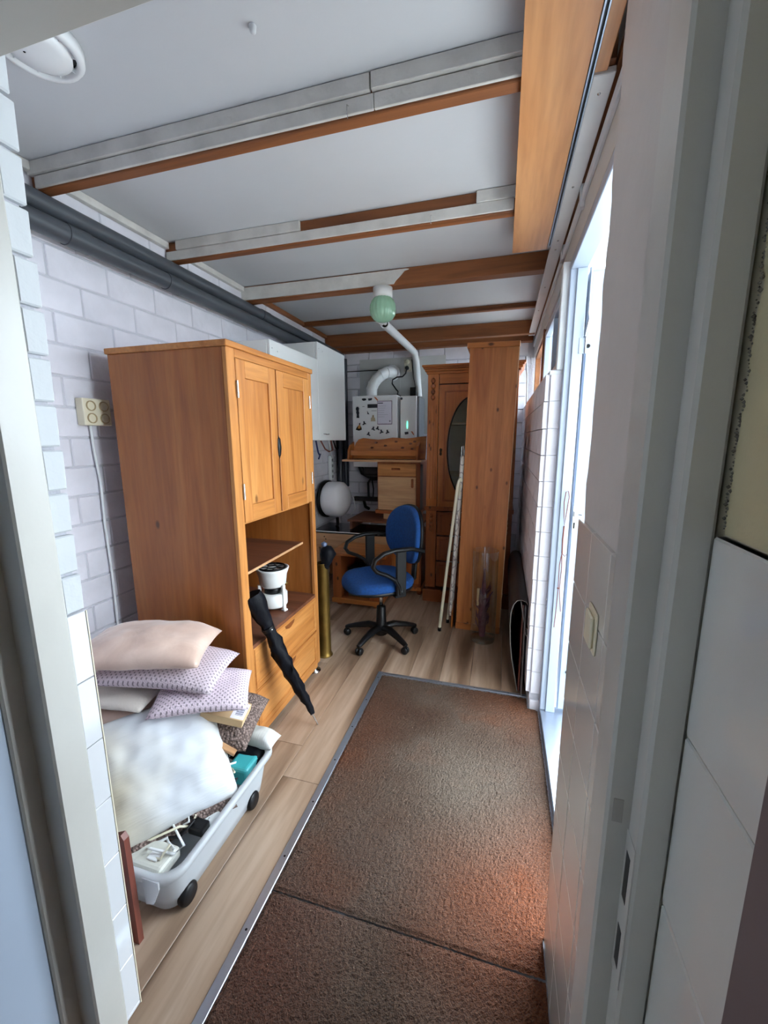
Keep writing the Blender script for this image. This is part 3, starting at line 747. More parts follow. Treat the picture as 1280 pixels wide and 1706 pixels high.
# brass umbrella stand
bs = thing('umbrella_stand', 'tall narrow brass cylinder standing beside the right end of the oak cabinet', 'umbrella stand', (-1.14, 2.44, 0))
B().lathe([(0, .005), (.055, .005), (.055, .0), (.048, .012), (.044, .03), (.042, .67), (.044, .675), (.038, .675), (.038, .04), (0, .04)], (-1.14, 2.44, 0), 32).done('cylinder', brass, bs)
u2_ = thing('short_umbrella', 'dark folded umbrella standing head up in the brass cylinder', 'umbrella', (-1.14, 2.44, .05))
B().tube([(-1.14, 2.44, .06), (-1.14, 2.44, .60), (-1.112, 2.44, .68), (-1.10, 2.45, .735), (-1.115, 2.45, .775), (-1.12, 2.45, .79)], [.02, .028, .034, .056, .04, .015], 12).done('canopy', blackcloth, u2_)
B().lathe([(0, -.022), (.018, -.01), (.02, .01), (0, .022)], (-1.125, 2.445, .80), 12).done('knob', paint('grey blue plastic', (96, 108, 136), .4), u2_)

# ================================================================== SOCKET ON THE LEFT WALL
so = thing('quad_socket', 'cream four way wall socket beside the oak cabinet', 'socket', (XL, 1.49, 1.62))
box1((XL+.001, 1.425, 1.565), (XL+.045, 1.56, 1.685), .004, seg=2).done('housing', cream, so)
for yy in (1.462, 1.524):
    for zz in (1.597, 1.652):
        R = Matrix.Rotation(PI/2, 4, 'Y')
        o = B().lathe([(.023, 0), (.023, .004), (.019, .005), (.018, -.004), (0, -.004)], (XL+.045, yy, zz), 20, M=R).done('outlet', paint('beige outlet', (176, 156, 116), .5), so)
        B().lathe([(0, .0), (.003, 0), (.003, .001), (0, .001)], (XL+.042, yy-.009, zz), 6, M=R).lathe([(0, .0), (.003, 0), (.003, .001), (0, .001)], (XL+.042, yy+.009, zz), 6, M=R).done('pin_hole', black, o)
cb = single(B().tube([(XL+.012, 1.475, 1.566), (XL+.012, 1.478, 1.45), (XL+.012, 1.49, 1.30), (XL+.012, 1.485, 1.1), (XL+.012, 1.49, .85), (XL+.012, 1.485, .5), (XL+.012, 1.50, .05)], .006, 8), 'socket_cable', pvc_white, 'white cable running down the block wall from the four way socket', 'cable', (XL+.012, 1.5, .05))
cb['label'] = 'white cable running down the block wall from the four way socket'

# ================================================================== WHITE WALL CABINETS
def wallcab(y0, y1, z0, z1, label, handle):
    t = thing('wall_cabinet', label, 'cabinet', (-1.85, y0, z0))
    box1((-1.838, y0, z0), (-1.518, y1, z1), .002).done('body', cab_white, t)
    d = box1((-1.515, y0+.001, z0), (-1.497, y1-.001, z1), .002).done('door', cab_white, t)
    for hy, hz in ((y0+.03, z1-.05), (y0+.10, z1-.06)):
        B().lathe([(.004, 0), (0, .002)], (-1.497, hy, hz), 8, M=Matrix.Rotation(PI/2, 4, 'Y')).done('screw_cap', steel, t)
    B().tube([(-1.497, handle-.05, z0+.058), (-1.482, handle-.04, z0+.055), (-1.478, handle, z0+.052), (-1.482, handle+.04, z0+.055), (-1.497, handle+.05, z0+.058)], .004, 6).done('handle', steel, d)
    return t
wallcab(2.50, 3.228, 1.49, 2.145, 'lower set white wall cabinet half hidden behind the oak cabinet', 2.62)
wallcab(3.232, 3.84, 1.487, 2.285, 'white wall cabinet with a small steel handle next to the boiler', 3.36)

# expansion tank
tk = thing('expansion_tank', 'white round pressure tank strapped to the left wall below the white cabinet', 'tank', (-1.85, 3.98, .86))
R = Matrix.Rotation(PI/2, 4, 'Y')
tc0 = (-1.675, 3.96, .875)
Rt = Matrix.Rotation(math.radians(-6), 4, 'Z') @ Matrix.Rotation(PI/2, 4, 'Y')
B().lathe([(0, -.14), (.08, -.135), (.145, -.115), (.18, -.075), (.186, -.03), (.186, .03), (.18, .075), (.145, .115), (.08, .135), (0, .14)], tc0, 40, M=Rt).done('tank', tank_white, tk)
B().lathe([(.16, -.115), (.198, -.115), (.198, -.09), (.16, -.09)], tc0, 40, M=Rt).done('strap', black, tk)
B().tube([(-1.66, 3.96, .675), (-1.66, 3.97, .60), (-1.70, 4.0, .55)], .018, 8).done('valve', black, tk)
B().tube([(-1.62, 4.12, .95), (-1.56, 4.2, .86), (-1.55, 4.22, .74), (-1.60, 4.2, .66)], .006, 6).done('hose', pvc_white, tk)
ps = thing('power_strip', 'white power strip hanging upright under the white wall cabinet', 'power strip', (-1.84, 4.2, 1.06))
box1((-1.838, 4.16, 1.05), (-1.80, 4.22, 1.32), .006).done('housing', cab_white, ps)
for i in range(4):
    B().lathe([(.017, 0), (.017, .004), (0, .004)], (-1.80, 4.19, 1.09+i*.06), 14, M=R).done('outlet', paint('grey socket face', (150, 150, 150), .5), ps)
for i, (m, y0, y1, zz, lab) in enumerate(((paint('blue cable', (32, 44, 104), .5, bump=0), 3.70, 3.80, 1.34, 'dark blue cable hanging under the white wall cabinet'), (paint('orange brown cable', (136, 66, 50), .5, bump=0), 3.8, 4.12, 1.37, 'reddish brown cable looping under the white wall cabinet'), (black, 4.12, 4.28, 1.38, 'black cable looping beside the white power strip'), (pvc_white, 4.0, 4.16, 1.30, 'white cable dropping to the white power strip'))):
    single(B().tube([(-1.76, y0, 1.50), (-1.75, y0+(y1-y0)*.3, zz+.03), (-1.75, y0+(y1-y0)*.6, zz), (-1.76, y1, zz+.01 if i != 3 else 1.32), (-1.79, y1+.02, 1.50 if i in (1, 2) else 1.30)], .008, 6), 'cable', m, lab, 'cable', (-1.76, y0, 1.48))
for i, yy in enumerate((4.40, 4.485)):
    single(B().tube([(-1.79+.03*i, yy, .95), (-1.79+.03*i, yy, 1.7), (-1.79+.03*i, yy, 2.38)], .040, 12), 'soil_pipe', paint('black pipe', (38, 42, 54), .35), ['black vertical pipe in the back left corner, nearer one', 'black vertical pipe in the back left corner, against the back wall'][i], 'pipe', (-1.79, yy, .95))

# ================================================================== BOILER AND BACK WALL
bo = thing('boiler', 'white wall hung boiler with magnets beneath the curved flue on the back wall', 'boiler', (-1.31, 4.53, 1.2))
box1((-1.557, 4.20, 1.20), (-1.062, 4.53, 1.945), .008, seg=2).done('casing', boiler_white, bo)
box1((-1.387, 4.1985, 1.820), (-1.275, 4.2, 1.858)).done('banner', ink, bo, label='dark printed banner')
def text(parent, body, loc, size, mat, rotx=PI/2, rz=0, name='lettering'):
    cu = bpy.data.curves.new(name, 'FONT'); cu.body = body; cu.size = size; cu.extrude = .0004; cu.align_x = 'CENTER'; cu.align_y = 'CENTER'
    o = bpy.data.objects.new(name, cu); COL.objects.link(o); me = o.to_mesh().copy(); bpy.data.objects.remove(o)
    me.materials.append(mat); o = bpy.data.objects.new(name, me); COL.objects.link(o); o.parent = parent
    M = MW[parent.name].inverted() @ Matrix.Translation(loc) @ Matrix.Rotation(rz, 4, 'Z') @ Matrix.Rotation(rotx, 4, 'X')
    o.location = M.translation; o.rotation_euler = M.to_euler(); return o
B().prism([(-1.45, 1.905), (-1.445, 1.918), (-1.42, 1.92), (-1.40, 1.915), (-1.402, 1.90), (-1.43, 1.894)], 1, 4.1975, 4.1995).done('emblem', ink, bo)
B().prism([(-1.382, 1.916), (-1.338, 1.92), (-1.335, 1.91), (-1.343, 1.898), (-1.375, 1.894)], 1, 4.1975, 4.1995).done('emblem', ink, bo)
box1((-1.445, 4.1985, 1.834), (-1.42, 4.1995, 1.838)).done('print', ink, bo)
box1((-1.345, 4.1985, 1.788), (-1.288, 4.1995, 1.793)).done('print', paint('grey print', (150, 150, 160), .5), bo)
B().prism([(-1.318, 1.932), (-1.292, 1.925), (-1.272, 1.90), (-1.276, 1.888), (-1.298, 1.91)], 1, 4.197, 4.1995).done('swoosh', orange, bo)
fl = thing('flue_pipe', 'white ribbed flue elbow from the boiler into the back wall', 'pipe', (-1.37, 4.35, 1.945))
fp = [(-1.385, 4.34, 1.945), (-1.385, 4.34, 2.02), (-1.370, 4.345, 2.07), (-1.335, 4.355, 2.125), (-1.285, 4.37, 2.17), (-1.235, 4.40, 2.20), (-1.205, 4.44, 2.21), (-1.20, 4.53, 2.21)]
B().tube(fp, .058, 20).done('duct', pvc_white, fl)
for i in (1, 2, 3, 4, 5):
    p = Vector(fp[i]); q = Vector(fp[i+1]); d = (q-p).normalized()*.008
    B().tube([p-d, p+d], .062, 20).done('collar', pvc_white, fl)
B().lathe([(.058, 0), (.085, 0), (.085, .01), (.058, .01)], (-1.20, 4.52, 2.21), 24, M=Matrix.Rotation(PI/2, 4, 'X')).done('wall_collar', pvc_white, fl)
bp = thing('backing_board', 'pale grey mounting board behind the flue on the back wall', 'board', (-1.34, 4.54, 1.9))
box1((-1.585, 4.532, 1.86), (-1.115, 4.537, 2.37), .001).done('board', paint('grey white board', (196, 198, 196), .6), bp)
for x_, z_ in ((-1.56, 2.35), (-1.14, 2.35)): B().lathe([(.005, 0), (0, .002)], (x_, 4.532, z_), 8, M=R).done('screw', steel, bp)
single(box1((-1.113, 4.530, 1.55), (-.62, 4.537, 2.37), .001), 'backing_board', paint('grey white board', (196, 198, 196), .6), 'second pale mounting board behind the small white control box', 'board', (-.87, 4.535, 1.55))
single(B().tube([(-1.78, 4.50, 2.245), (-1.5, 4.50, 2.245), (-1.22, 4.50, 2.243)], .005, 6), 'thin_rod', black, 'thin dark rod along the back wall beside the flue', 'rod', (-1.5, 4.5, 2.24))
sm = thing('control_box', 'small upright white box with green light right of the boiler', 'control box', (-.95, 4.53, 1.3))
box1((-1.032, 4.20, 1.30), (-.862, 4.50, 1.93), .006, seg=2).done('casing', cab_white, sm)
box1((-.861, 4.22, 1.30), (-.835, 4.50, 1.925), .004).done('side_cover', paint('grey plastic', (118, 120, 126), .4), sm)
B().lathe([(0, 0), (.012, 0), (.012, .003), (0, .003)], (-1.018, 4.198, 1.905), 14, M=Matrix.Rotation(PI/2, 4, 'X')).done('emblem', ink, sm)
B().prism([(-.957, 1.68), (-.950, 1.655), (-.952, 1.62), (-.957, 1.60), (-.962, 1.62), (-.962, 1.655)], 1, 4.196, 4.199).done('status_light', led, sm)
B().prism([(-.985, 1.568), (-.945, 1.572), (-.943, 1.548), (-.98, 1.542)], 1, 4.1975, 4.1995).done('emblem', ink, sm)
B().prism([(-.92, 1.578), (-.90, 1.572), (-.884, 1.545), (-.888, 1.535), (-.905, 1.555)], 1, 4.197, 4.1995).done('swoosh', orange, sm)
# magnets
mags = [(-1.478, 1.775, 'm'), (-1.440, 1.565, 'pear'), (-1.465, 1.58, ''), ]
def magnet(x, z, pts, mat, label, group=None):
    b = B().prism([(x+a, z+c) for a, c in pts], 1, 4.192, 4.1992)
    return single(b, 'magnet', mat, label, 'magnet', (x, 4.2, z), group)
fig = [(-.012, .075), (.008, .08), (.02, .06), (.015, .02), (.022, -.01), (.016, -.03), (.02, -.08), (-.012, -.08), (-.008, -.03), (-.018, 0), (-.01, .02), (-.02, .05)]
magnet(-1.498, 1.777, [(a*.85, c*.72) for a, c in fig], ink, 'tall narrow dark figure magnet at the left of the boiler front')
pear = [(-.055, -.05), (0, -.066), (.048, -.05), (.04, -.01), (.018, .02), (.022, .06), (.012, .055), (.002, .02), (-.03, -.005)]
mg = magnet(-1.485, 1.629, [(a*.65, c*.65) for a, c in pear], black, 'large black and orange boat shaped magnet low on the boiler front')
B().prism([(-1.497, 1.608), (-1.467, 1.608), (-1.465, 1.635), (-1.478, 1.652), (-1.49, 1.632)], 1, 4.189, 4.1915).done('orange_patch', paint('amber', (200, 140, 70), .5), mg)
magnet(-1.325, 1.714, [(a*.85, c*.9) for a, c in [(-.03, -.035), (.028, -.035), (.024, .0), (.008, .012), (.01, .035), (-.008, .035), (-.01, .012), (-.026, 0)]], paint('beige magnet', (168, 150, 120), .6), 'beige bottle shaped magnet under the dark banner')
bird = [(a*.7, c*.7) for a, c in [(-.03, -.022), (-.008, -.004), (-.012, .03), (.006, .032), (.012, .01), (.03, -.004), (.028, -.016), (.008, -.012), (-.01, -.028)]]
bird2 = [(-a, c) for a, c in bird]
for (x, z, p, l) in ((-1.426, 1.663, bird, 'dark winged magnet beside the boat shaped magnet'), (-1.323, 1.605, bird2, 'dark winged magnet under the bottle shaped magnet'), (-1.275, 1.609, bird2, 'dark winged magnet under the left corner of the pinned paper'), (-1.236, 1.573, bird, 'dark winged magnet under the middle of the pinned paper'), (-1.17, 1.571, bird, 'dark winged magnet rightmost on the boiler front'), (-1.376, 1.55, bird2, 'lowest dark winged magnet, just over the wavy pine shelf')):
    magnet(x, z, p, ink, l, 'dark winged magnets on the boiler')
magnet(-1.378, 1.77, [(-.012, .02), (.0, .0), (.012, -.015), (-.008, -.014)], ink, 'tiny dark wedge magnet below the dark banner')
nt = thing('paper_notice', 'white paper notice with purple border held on the boiler front', 'paper', (-1.135, 4.19, 1.69))
box1((-1.278, 4.192, 1.649), (-1.118, 4.193, 1.888)).done('border', purple, nt)
box1((-1.273, 4.190, 1.655), (-1.123, 4.1915, 1.882)).done('sheet', paper, nt)
box1((-1.270, 4.1893, 1.861), (-1.215, 4.1899, 1.870)).done('print_heading', ink, nt)
box1((-1.148, 4.1893, 1.672), (-1.133, 4.1899, 1.69)).done('print_stamp', paint('grey print', (150, 150, 160), .5), nt)
for i in range(6):
    box1((-1.268, 4.1893, 1.835-i*.022), (-1.268+random.uniform(.06, .11), 4.1899, 1.8372-i*.022)).done('print_line', paint('grey print', (150, 150, 160), .5), nt)
# socket on the back wall, plug, cord, adapter
sk = thing('wall_socket', 'cream double wall socket on the back wall beside the white cable duct', 'socket', (-1.03, 4.53, 2.28))
box1((-1.065, 4.497, 2.215), (-.985, 4.530, 2.345), .005).done('housing', paint('grey cream plastic', (190, 186, 168), .5), sk)
for z_ in (2.315, 2.248): B().lathe([(.024, 0), (.024, .004), (0, .004)], (-1.025, 4.497, z_), 18, M=Matrix.Rotation(PI/2, 4, 'X')).done('outlet', cream, sk)
pg = thing('power_plug', 'black plug and curly black cord running down to the small white box', 'cable', (-1.025, 4.46, 2.24))
B().lathe([(0, 0), (.022, 0), (.022, .03), (.010, .045), (0, .045)], (-1.025, 4.490, 2.248), 14, M=Matrix.Rotation(PI/2, 4, 'X')).done('plug', black, pg)
B().tube([(-1.025, 4.46, 2.24), (-1.035, 4.45, 2.19), (-1.07, 4.45, 2.158), (-1.13, 4.45, 2.155), (-1.18, 4.45, 2.13), (-1.185, 4.45, 2.09), (-1.14, 4.44, 2.03), (-1.11, 4.42, 2.0), (-1.10, 4.35, 1.96), (-1.05, 4.33, 1.935)], .008, 8).done('cord', black, pg)
ad_ = thing('power_adapter', 'black square adapter hanging on a thin cord above the small white box', 'adapter', (-.95, 4.5, 2.0))
box1((-.985, 4.44, 1.955), (-.915, 4.49, 2.045), .004).done('body', black, ad_)
B().tube([(-.93, 4.47, 2.045), (-.955, 4.475, 2.15), (-.975, 4.475, 2.33), (-.985, 4.49, 2.33)], .004, 6).done('cord', black, ad_)
# black ducting near floor of back wall
dk = thing('black_pipework', 'black bent pipes on the back wall between tank and pine cupboard', 'pipe', (-1.45, 4.45, 1.0))
B().tube([(-1.545, 4.44, 1.26), (-1.555, 4.44, 1.18), (-1.53, 4.44, 1.12), (-1.46, 4.44, 1.085), (-1.2, 4.44, 1.08)], .032, 10).done('bend', black, dk)
B().tube([(-1.47, 4.46, .80), (-1.475, 4.46, 1.0), (-1.45, 4.46, 1.04), (-1.3, 4.46, 1.05)], .014, 8).done('bend', paint('dark grey pipe', (66, 68, 72), .4), dk)
B().tube([(-1.42, 4.47, .82), (-1.415, 4.47, .93), (-1.43, 4.47, 1.03)], .007, 6).done('cable', black, dk)
B().box((-1.65, 4.42, .79), (-1.2, 4.50, .835), .004).done('tray', paint('dark brown steel', (48, 40, 42), .5), dk)
B().tube([(-1.52, 4.44, .79), (-1.49, 4.40, .73), (-1.44, 4.38, .71)], .018, 8).done('bracket', black, dk)
B().box((-1.50, 4.38, 1.10), (-1.22, 4.45, 1.24), .01).done('manifold', paint('near black manifold', (26, 24, 26), .5), dk)

# ================================================================== BACK FURNITURE
# pine table with dark glass top
tb = thing('pine_table', 'low pine table with dark top and pale edge behind the television cabinet', 'table', (-1.4, 3.9, 0))
box1((-1.835, 3.70, .565), (-1.02, 4.14, .580), .002).done('top', paint('black gloss top', (20, 20, 24), .12), tb)
box1((-1.835, 3.694, .578), (-1.02, 3.702, .584)).done('edge_band', cab_white, tb)
box1((-1.835, 3.705, .41), (-1.02, 3.725, .56), .002).done('apron', beech, tb)
for x_ in (-1.82, -1.08): box1((x_, 3.71, 0), (x_+.05, 3.76, .41), .002).done('leg', beech, tb); box1((x_, 4.08, 0), (x_+.05, 4.13, .56), .002).done('leg', beech, tb)
for x_, z_ in ((-1.70, .525), (-1.69, .46), (-1.685, .50)): B().lathe([(.007, 0), (0, .002)], (x_, 3.704, z_), 8, M=Matrix.Rotation(PI/2, 4, 'X')).done('screw', black, tb)
# television cabinet
tv = thing('television_cabinet', 'low red brown pine cabinet with open compartments left of the office chair', 'cabinet', (-1.24, 3.45, 0))
x0, x1, y0, y1 = -1.43, -.98, 3.27, 3.66
box1((x0-.03, y0-.02, .475), (x1+.06, y1, .498), .004).done('top', pine_h, tv)
box1((x0, y0, .06), (x0+.085, y1, .475), .003).done('side', pine_red, tv)
box1((x1-.105, y0, .06), (x1, y1, .475), .003).done('side', pine_red, tv)
box1((x0+.085, y0+.01, .25), (x1-.105, y1, .27), .002).done('shelf', pine_h, tv)
box1((x0-.01, y0-.01, .03), (x1+.01, y1, .075), .003).done('plinth', pine_h, tv)
box1((x0+.085, y1-.012, .075), (x1-.105, y1, .475)).done('back_panel', pine_red, tv)
for x_ in (x0+.05, x1-.05): B().lathe([(0, 0), (.028, 0), (.034, .015), (.026, .03), (0, .03)], (x_, y0+.05, 0), 14).done('foot', pine_red, tv)
single(box1((-1.32, 3.36, .272), (-1.12, 3.58, .33), .006), 'set_top_box', black, 'black box lying on the shelf inside the low television cabinet', 'box', (-1.22, 3.47, .272))
b = single(box1((-1.31, 3.34, .076), (-1.11, 3.60, .13), .003), 'magazine_pile', paint('grey printed paper', (96, 104, 104), .5, .3, 30), 'dark pile of papers in the lower compartment of the television cabinet', 'papers', (-1.2, 3.47, .076))
# small pine cabinet behind the chair
pcb = thing('pine_bedside_cabinet', 'small pine cabinet with panelled door behind the office chair', 'cabinet', (-.86, 3.98, 0))
box1((-1.0, 3.70, .075), (-.70, 4.1, .60), .003).done('body', pine_red, pcb)
d = box1((-.985, 3.685, .12), (-.715, 3.70, .57), .002).done('door', pine, pcb)
B().box((-.93, 3.680, .17), (-.77, 3.686, .52), .003).done('door_panel', pine_red, d)
box1((-1.02, 3.675, .05), (-.69, 4.1, .08), .003).done('plinth', pine, pcb)
for x_ in (-.98, -.72): B().lathe([(0, 0), (.022, 0), (.03, .02), (.022, .05), (0, .05)], (x_, 3.74, 0), 14).done('foot', pine_red, pcb)
# brown desk piece
dsk = thing('brown_desk', 'brown veneered desk section standing on the pine table', 'desk', (-1.2, 4.0, .58))
box1((-1.50, 3.84, .665), (-.72, 4.38, .685), .002).done('top', brown_board, dsk)
box1((-1.48, 3.86, .584), (-1.455, 4.36, .665), .001).done('side', brown_board, dsk)
box1((-1.46, 4.30, .584), (-1.05, 4.32, .665), .001).done('back', brown_board, dsk)
# pine cupboard on it
cup = thing('pine_cupboard', 'pale pine cupboard with one drawer over a door standing on the brown desk', 'cupboard', (-.98, 4.1, .685))
box1((-1.15, 3.97, .687), (-.80, 4.3, .75), .002).done('plinth', beech, cup)
box1((-1.225, 3.925, .75), (-.765, 4.32, .785), .003).done('base_board', pine_red, cup)
box1((-1.205, 3.945, .785), (-.765, 4.32, 1.275), .003).done('body', pine_red, cup)
dd = box1((-1.195, 3.932, .79), (-.805, 3.946, 1.125), .002).done('door', beech, cup)
B().box((-.852, 3.928, 1.02), (-.828, 3.933, 1.11), .006).done('grip', pine_red, dd)
dd = box1((-1.195, 3.932, 1.135), (-.805, 3.946, 1.255), .002).done('drawer', wood('drawer beech', (190, 128, 72), (160, 100, 52), 'x'), cup)
B().box((-1.055, 3.924, 1.193), (-.965, 3.933, 1.213), .004).done('grip', pine_red, dd)
box1((-.765, 3.95, .80), (-.745, 4.0, 1.25), .001).done('side_panel', paint('grey edge', (96, 92, 92), .5), cup)
# wavy shelf
wv = thing('wall_shelf', 'pine plate rack shelf with a wavy top edge lying on the pine cupboard', 'shelf', (-1.12, 4.0, 1.28))
box1((-1.545, 3.84, 1.277), (-.735, 4.10, 1.297), .003).done('base_board', beech, wv)
tp = [(-1.475, 1.30), (-1.475, 1.40), (-1.46, 1.46), (-1.43, 1.50), (-1.38, 1.515), (-1.30, 1.505), (-1.22, 1.497), (-1.15, 1.505), (-1.07, 1.518), (-1.0, 1.515), (-.93, 1.508), (-.86, 1.515), (-.80, 1.525), (-.725, 1.53), (-.725, 1.30)]
M = Matrix.Translation((0, 3.98, 1.30)) @ Matrix.Rotation(math.radians(-14), 4, 'X') @ Matrix.Translation((0, -3.98, -1.30))
b = B().prism(tp, 1, 3.98, 3.995); bmesh.ops.transform(b.bm, matrix=M, verts=b.bm.verts[:]); b.done('back_board', pine_h, wv)
for i, (x_, z_) in enumerate(((-1.28, 1.41), (-1.24, 1.46), (-1.14, 1.43), (-1.03, 1.47), (-.96, 1.41), (-.88, 1.45), (-.84, 1.47), (-.86, 1.40))):
    b = B().lathe([(0, -.014), (.012, -.004), (.012, .004), (0, .014)], (0, 0, 0), 8, M=Matrix.Rotation(1.1, 4, 'Y'))
    bmesh.ops.scale(b.bm, vec=(1.4, .15, 1), verts=b.bm.verts[:]); bmesh.ops.translate(b.bm, vec=(x_, 3.979+(z_-1.3)*.25, z_), verts=b.bm.verts[:]); b.done('knot', brown_board, wv)
box1((-1.475, 3.90, 1.335), (-.80, 3.915, 1.385), .003).done('rail', pine_h, wv)
for x_ in (-1.50, -.80):
    B().prism([(3.87, 1.297), (3.89, 1.39), (3.93, 1.43), (4.03, 1.47), (4.03, 1.297)], 0, x_, x_+.02).done('side', pine, wv)

# big pine cabinet with oval glass
mc = thing('pine_display_cabinet', 'tall carved pine display cabinet with an oval glass door by the back wall', 'cabinet', (-.26, 3.85, 0))
X0, X1, Y0, Y1 = -.640, .105, 3.60, 4.05
box1((X0, Y0, .12), (X0+.02, Y1, 2.04), .002).done('side_panel', pine_red, mc)
box1((X1-.02, Y0, .12), (X1, Y1, 2.04), .002).done('side_panel', pine_red, mc)
box1((X0+.02, Y1-.012, .12), (X1-.02, Y1, 2.04)).done('back_panel', paint('grey lining', (228, 230, 232), .7), mc)
box1((X0, Y0+.02, 2.02), (X1, Y1, 2.04)).done('top', pine, mc)
for i, (o_, z0, z1) in enumerate(((.012, 2.04, 2.06), (.024, 2.06, 2.08), (.036, 2.08, 2.095), (.046, 2.095, 2.112))):
    box1((X0-o_, Y0-o_, z0), (X1+o_, Y1, z1), .003).done('cornice', pine_h, mc)
box1((X0+.10, Y0, 1.96), (X1-.10, Y0+.02, 2.04), .002).done('frieze', pine_h, mc)
def pilaster(x0):
    o = box1((x0, Y0-.006, .90), (x0+.095, Y0+.02, 2.04), .003).done('pilaster', pine, mc)
    for k in range(3): B().tube([(x0+.022+.025*k, Y0-.007, .97), (x0+.022+.025*k, Y0-.007, 1.78)], .007, 8).done('reed', pine, o)
    for k in range(4): B().lathe([(0, -.026), (.016, -.012), (.019, 0), (.016, .012), (0, .026)], (x0+.047, Y0-.012, 1.985-k*.046), 12).done('bead', pine_red, o)
    o2 = box1((x0, Y0-.006, .14), (x0+.095, Y0+.02, .86), .003).done('pilaster', pine_red, mc)
    for k in range(4): B().lathe([(0, -.024), (.014, -.012), (.017, 0), (.014, .012), (0, .024)], (x0+.047, Y0-.012, .82-k*.042), 12).done('bead', pine_red, o2)
pilaster(X0); pilaster(X1-.095)
# door with an oval hole
b = B(); n_ = 48; dx0, dx1, dz0, dz1 = X0+.10, X1-.10, .90, 1.95; cx, cz, ax_, az = -.262, 1.41, .198, .435
inner, outer = [], []
for k in range(n_):
    a = 2*PI*k/n_; c, s_ = math.cos(a), math.sin(a)
    inner.append((cx+ax_*c, cz+az*s_))
    m = min(((dx1-cx) if c > 0 else (cx-dx0))/max(abs(c), 1e-6), ((dz1-cz) if s_ > 0 else (cz-dz0))/max(abs(s_), 1e-6))
    outer.append((cx+c*m, cz+s_*m))
for cor in ((dx0, dz0), (dx0, dz1), (dx1, dz0), (dx1, dz1)):
    i = min(range(n_), key=lambda q: (outer[q][0]-cor[0])**2+(outer[q][1]-cor[1])**2); outer[i] = cor
for ya, yb in ((Y0-.004, Y0-.004), ):
    vi = [b.bm.verts.new((p[0], Y0-.004, p[1])) for p in inner]; vo = [b.bm.verts.new((p[0], Y0-.004, p[1])) for p in outer]
    vj = [b.bm.verts.new((p[0], Y0+.018, p[1])) for p in inner]; vq = [b.bm.verts.new((p[0], Y0+.018, p[1])) for p in outer]
    for k in range(n_):
        k2 = (k+1) % n_
        b.bm.faces.new((vi[k], vi[k2], vo[k2], vo[k])); b.bm.faces.new((vj[k], vq[k], vq[k2], vj[k2])); b.bm.faces.new((vi[k], vj[k], vj[k2], vi[k2])); b.bm.faces.new((vo[k], vo[k2], vq[k2], vq[k]))
door = b.done('door', pine, mc)
B().tube([(cx+(ax_+.002)*math.cos(2*PI*k/48), Y0-.006, cz+(az+.002)*math.sin(2*PI*k/48)) for k in range(48)], .006, 6, True).done('oval_rim', black, door)
b = B(); vs = [b.bm.verts.new((p[0], Y0+.006, p[1])) for p in inner]; b.bm.faces.new(vs)
vs2 = [b.bm.verts.new((p[0], Y0+.009, p[1])) for p in inner]; b.bm.faces.new(vs2[::-1]); b.done('glass', cab_glass, door)
b = B()
for a_, c_ in (((dx0+.045, dz0+.05), (dx1-.045, dz0+.062)), ((dx0+.045, dz1-.062), (dx1-.045, dz1-.05)), ((dx0+.045, dz0+.062), (dx0+.057, dz1-.062)), ((dx1-.057, dz0+.062), (dx1-.045, dz1-.062))):
    b.box((a_[0], Y0-.010, a_[1]), (c_[0], Y0-.003, c_[1]), .002)
b.done('moulding', pine_red, door)
B().lathe([(0, -.035), (.012, -.02), (.006, 0), (.013, .02), (0, .035)], (dx0+.022, Y0-.010, 1.385), 8).done('key_plate', paint('dark brass', (70, 56, 40), .5, metal=.6), door)
for z_ in (1.17, 1.62): box1((X0+.02, Y0+.04, z_), (X1-.02, Y1-.012, z_+.018)).done('shelf', paint('pale shelf edge', (190, 180, 160), .6), mc)
box1((X0-.012, Y0-.014, .86), (X1+.012, Y1, .90), .005).done('waist_moulding', pine_red, mc)
for z0, z1 in ((.64, .85), (.40, .625), (.15, .385)):
    d = box1((X0+.10, Y0-.002, z0), (X1-.10, Y0+.02, z1), .002).done('drawer', pine_red, mc)
    box1((X0+.125, Y0-.008, z0+.025), (X1-.125, Y0-.001, z1-.025), .004).done('drawer_panel', pine_red, d)
    B().tube([(-.42, Y0-.012, (z0+z1)/2), (-.41, Y0-.022, (z0+z1)/2-.012), (-.38, Y0-.022, (z0+z1)/2-.012), (-.37, Y0-.012, (z0+z1)/2)], .004, 6).done('handle', black, d)
box1((X0-.02, Y0-.02, .0), (X1+.02, Y1, .12), .006).done('plinth', pine_red, mc)

# tall narrow pine bookcase standing in front of it
bk = thing('pine_bookcase', 'tall narrow pine bookcase with knots standing in front of the display cabinet', 'bookcase', M=Matrix.Translation((-.14, 3.09, 0)) @ Matrix.Rotation(math.radians(1.15), 4, 'Y'))
def lb_(a, b, bev, name, mat, par=bk): return B().box(a, b, bev).done(name, mat, par, local=True)
lb_((-.155, 0, .055), (.178, .018, 2.125), .002, 'side_panel', pine_panel)
lb_((.178, .001, .055), (.182, .018, 2.125), 0, 'edge_band', paint('pale worn edge', (222, 190, 150), .5))
lb_((-.175, -.006, 2.125), (.184, .30, 2.162), .003, 'top', pine_h)
lb_((-.158, -.004, .0), (.180, .30, .055), .002, 'plinth', pine_h)
lb_((-.155, .282, .055), (.178, .30, 2.125), .002, 'side_panel', pine_panel)
lb_((.168, .018, .055), (.178, .282, 2.125), .0, 'back_panel', pine)
for i in range(5): lb_((-.15, .018, .055+i*.42), (.168, .282, .073+i*.42), 0, 'shelf', pine_h)
sp_ = single(box1((-.335, 3.10, .001), (-.322, 3.36, .26), .001), 'loose_board', pine, 'short pine board standing on edge left of the narrow bookcase', 'board', (-.33, 3.2, 0))

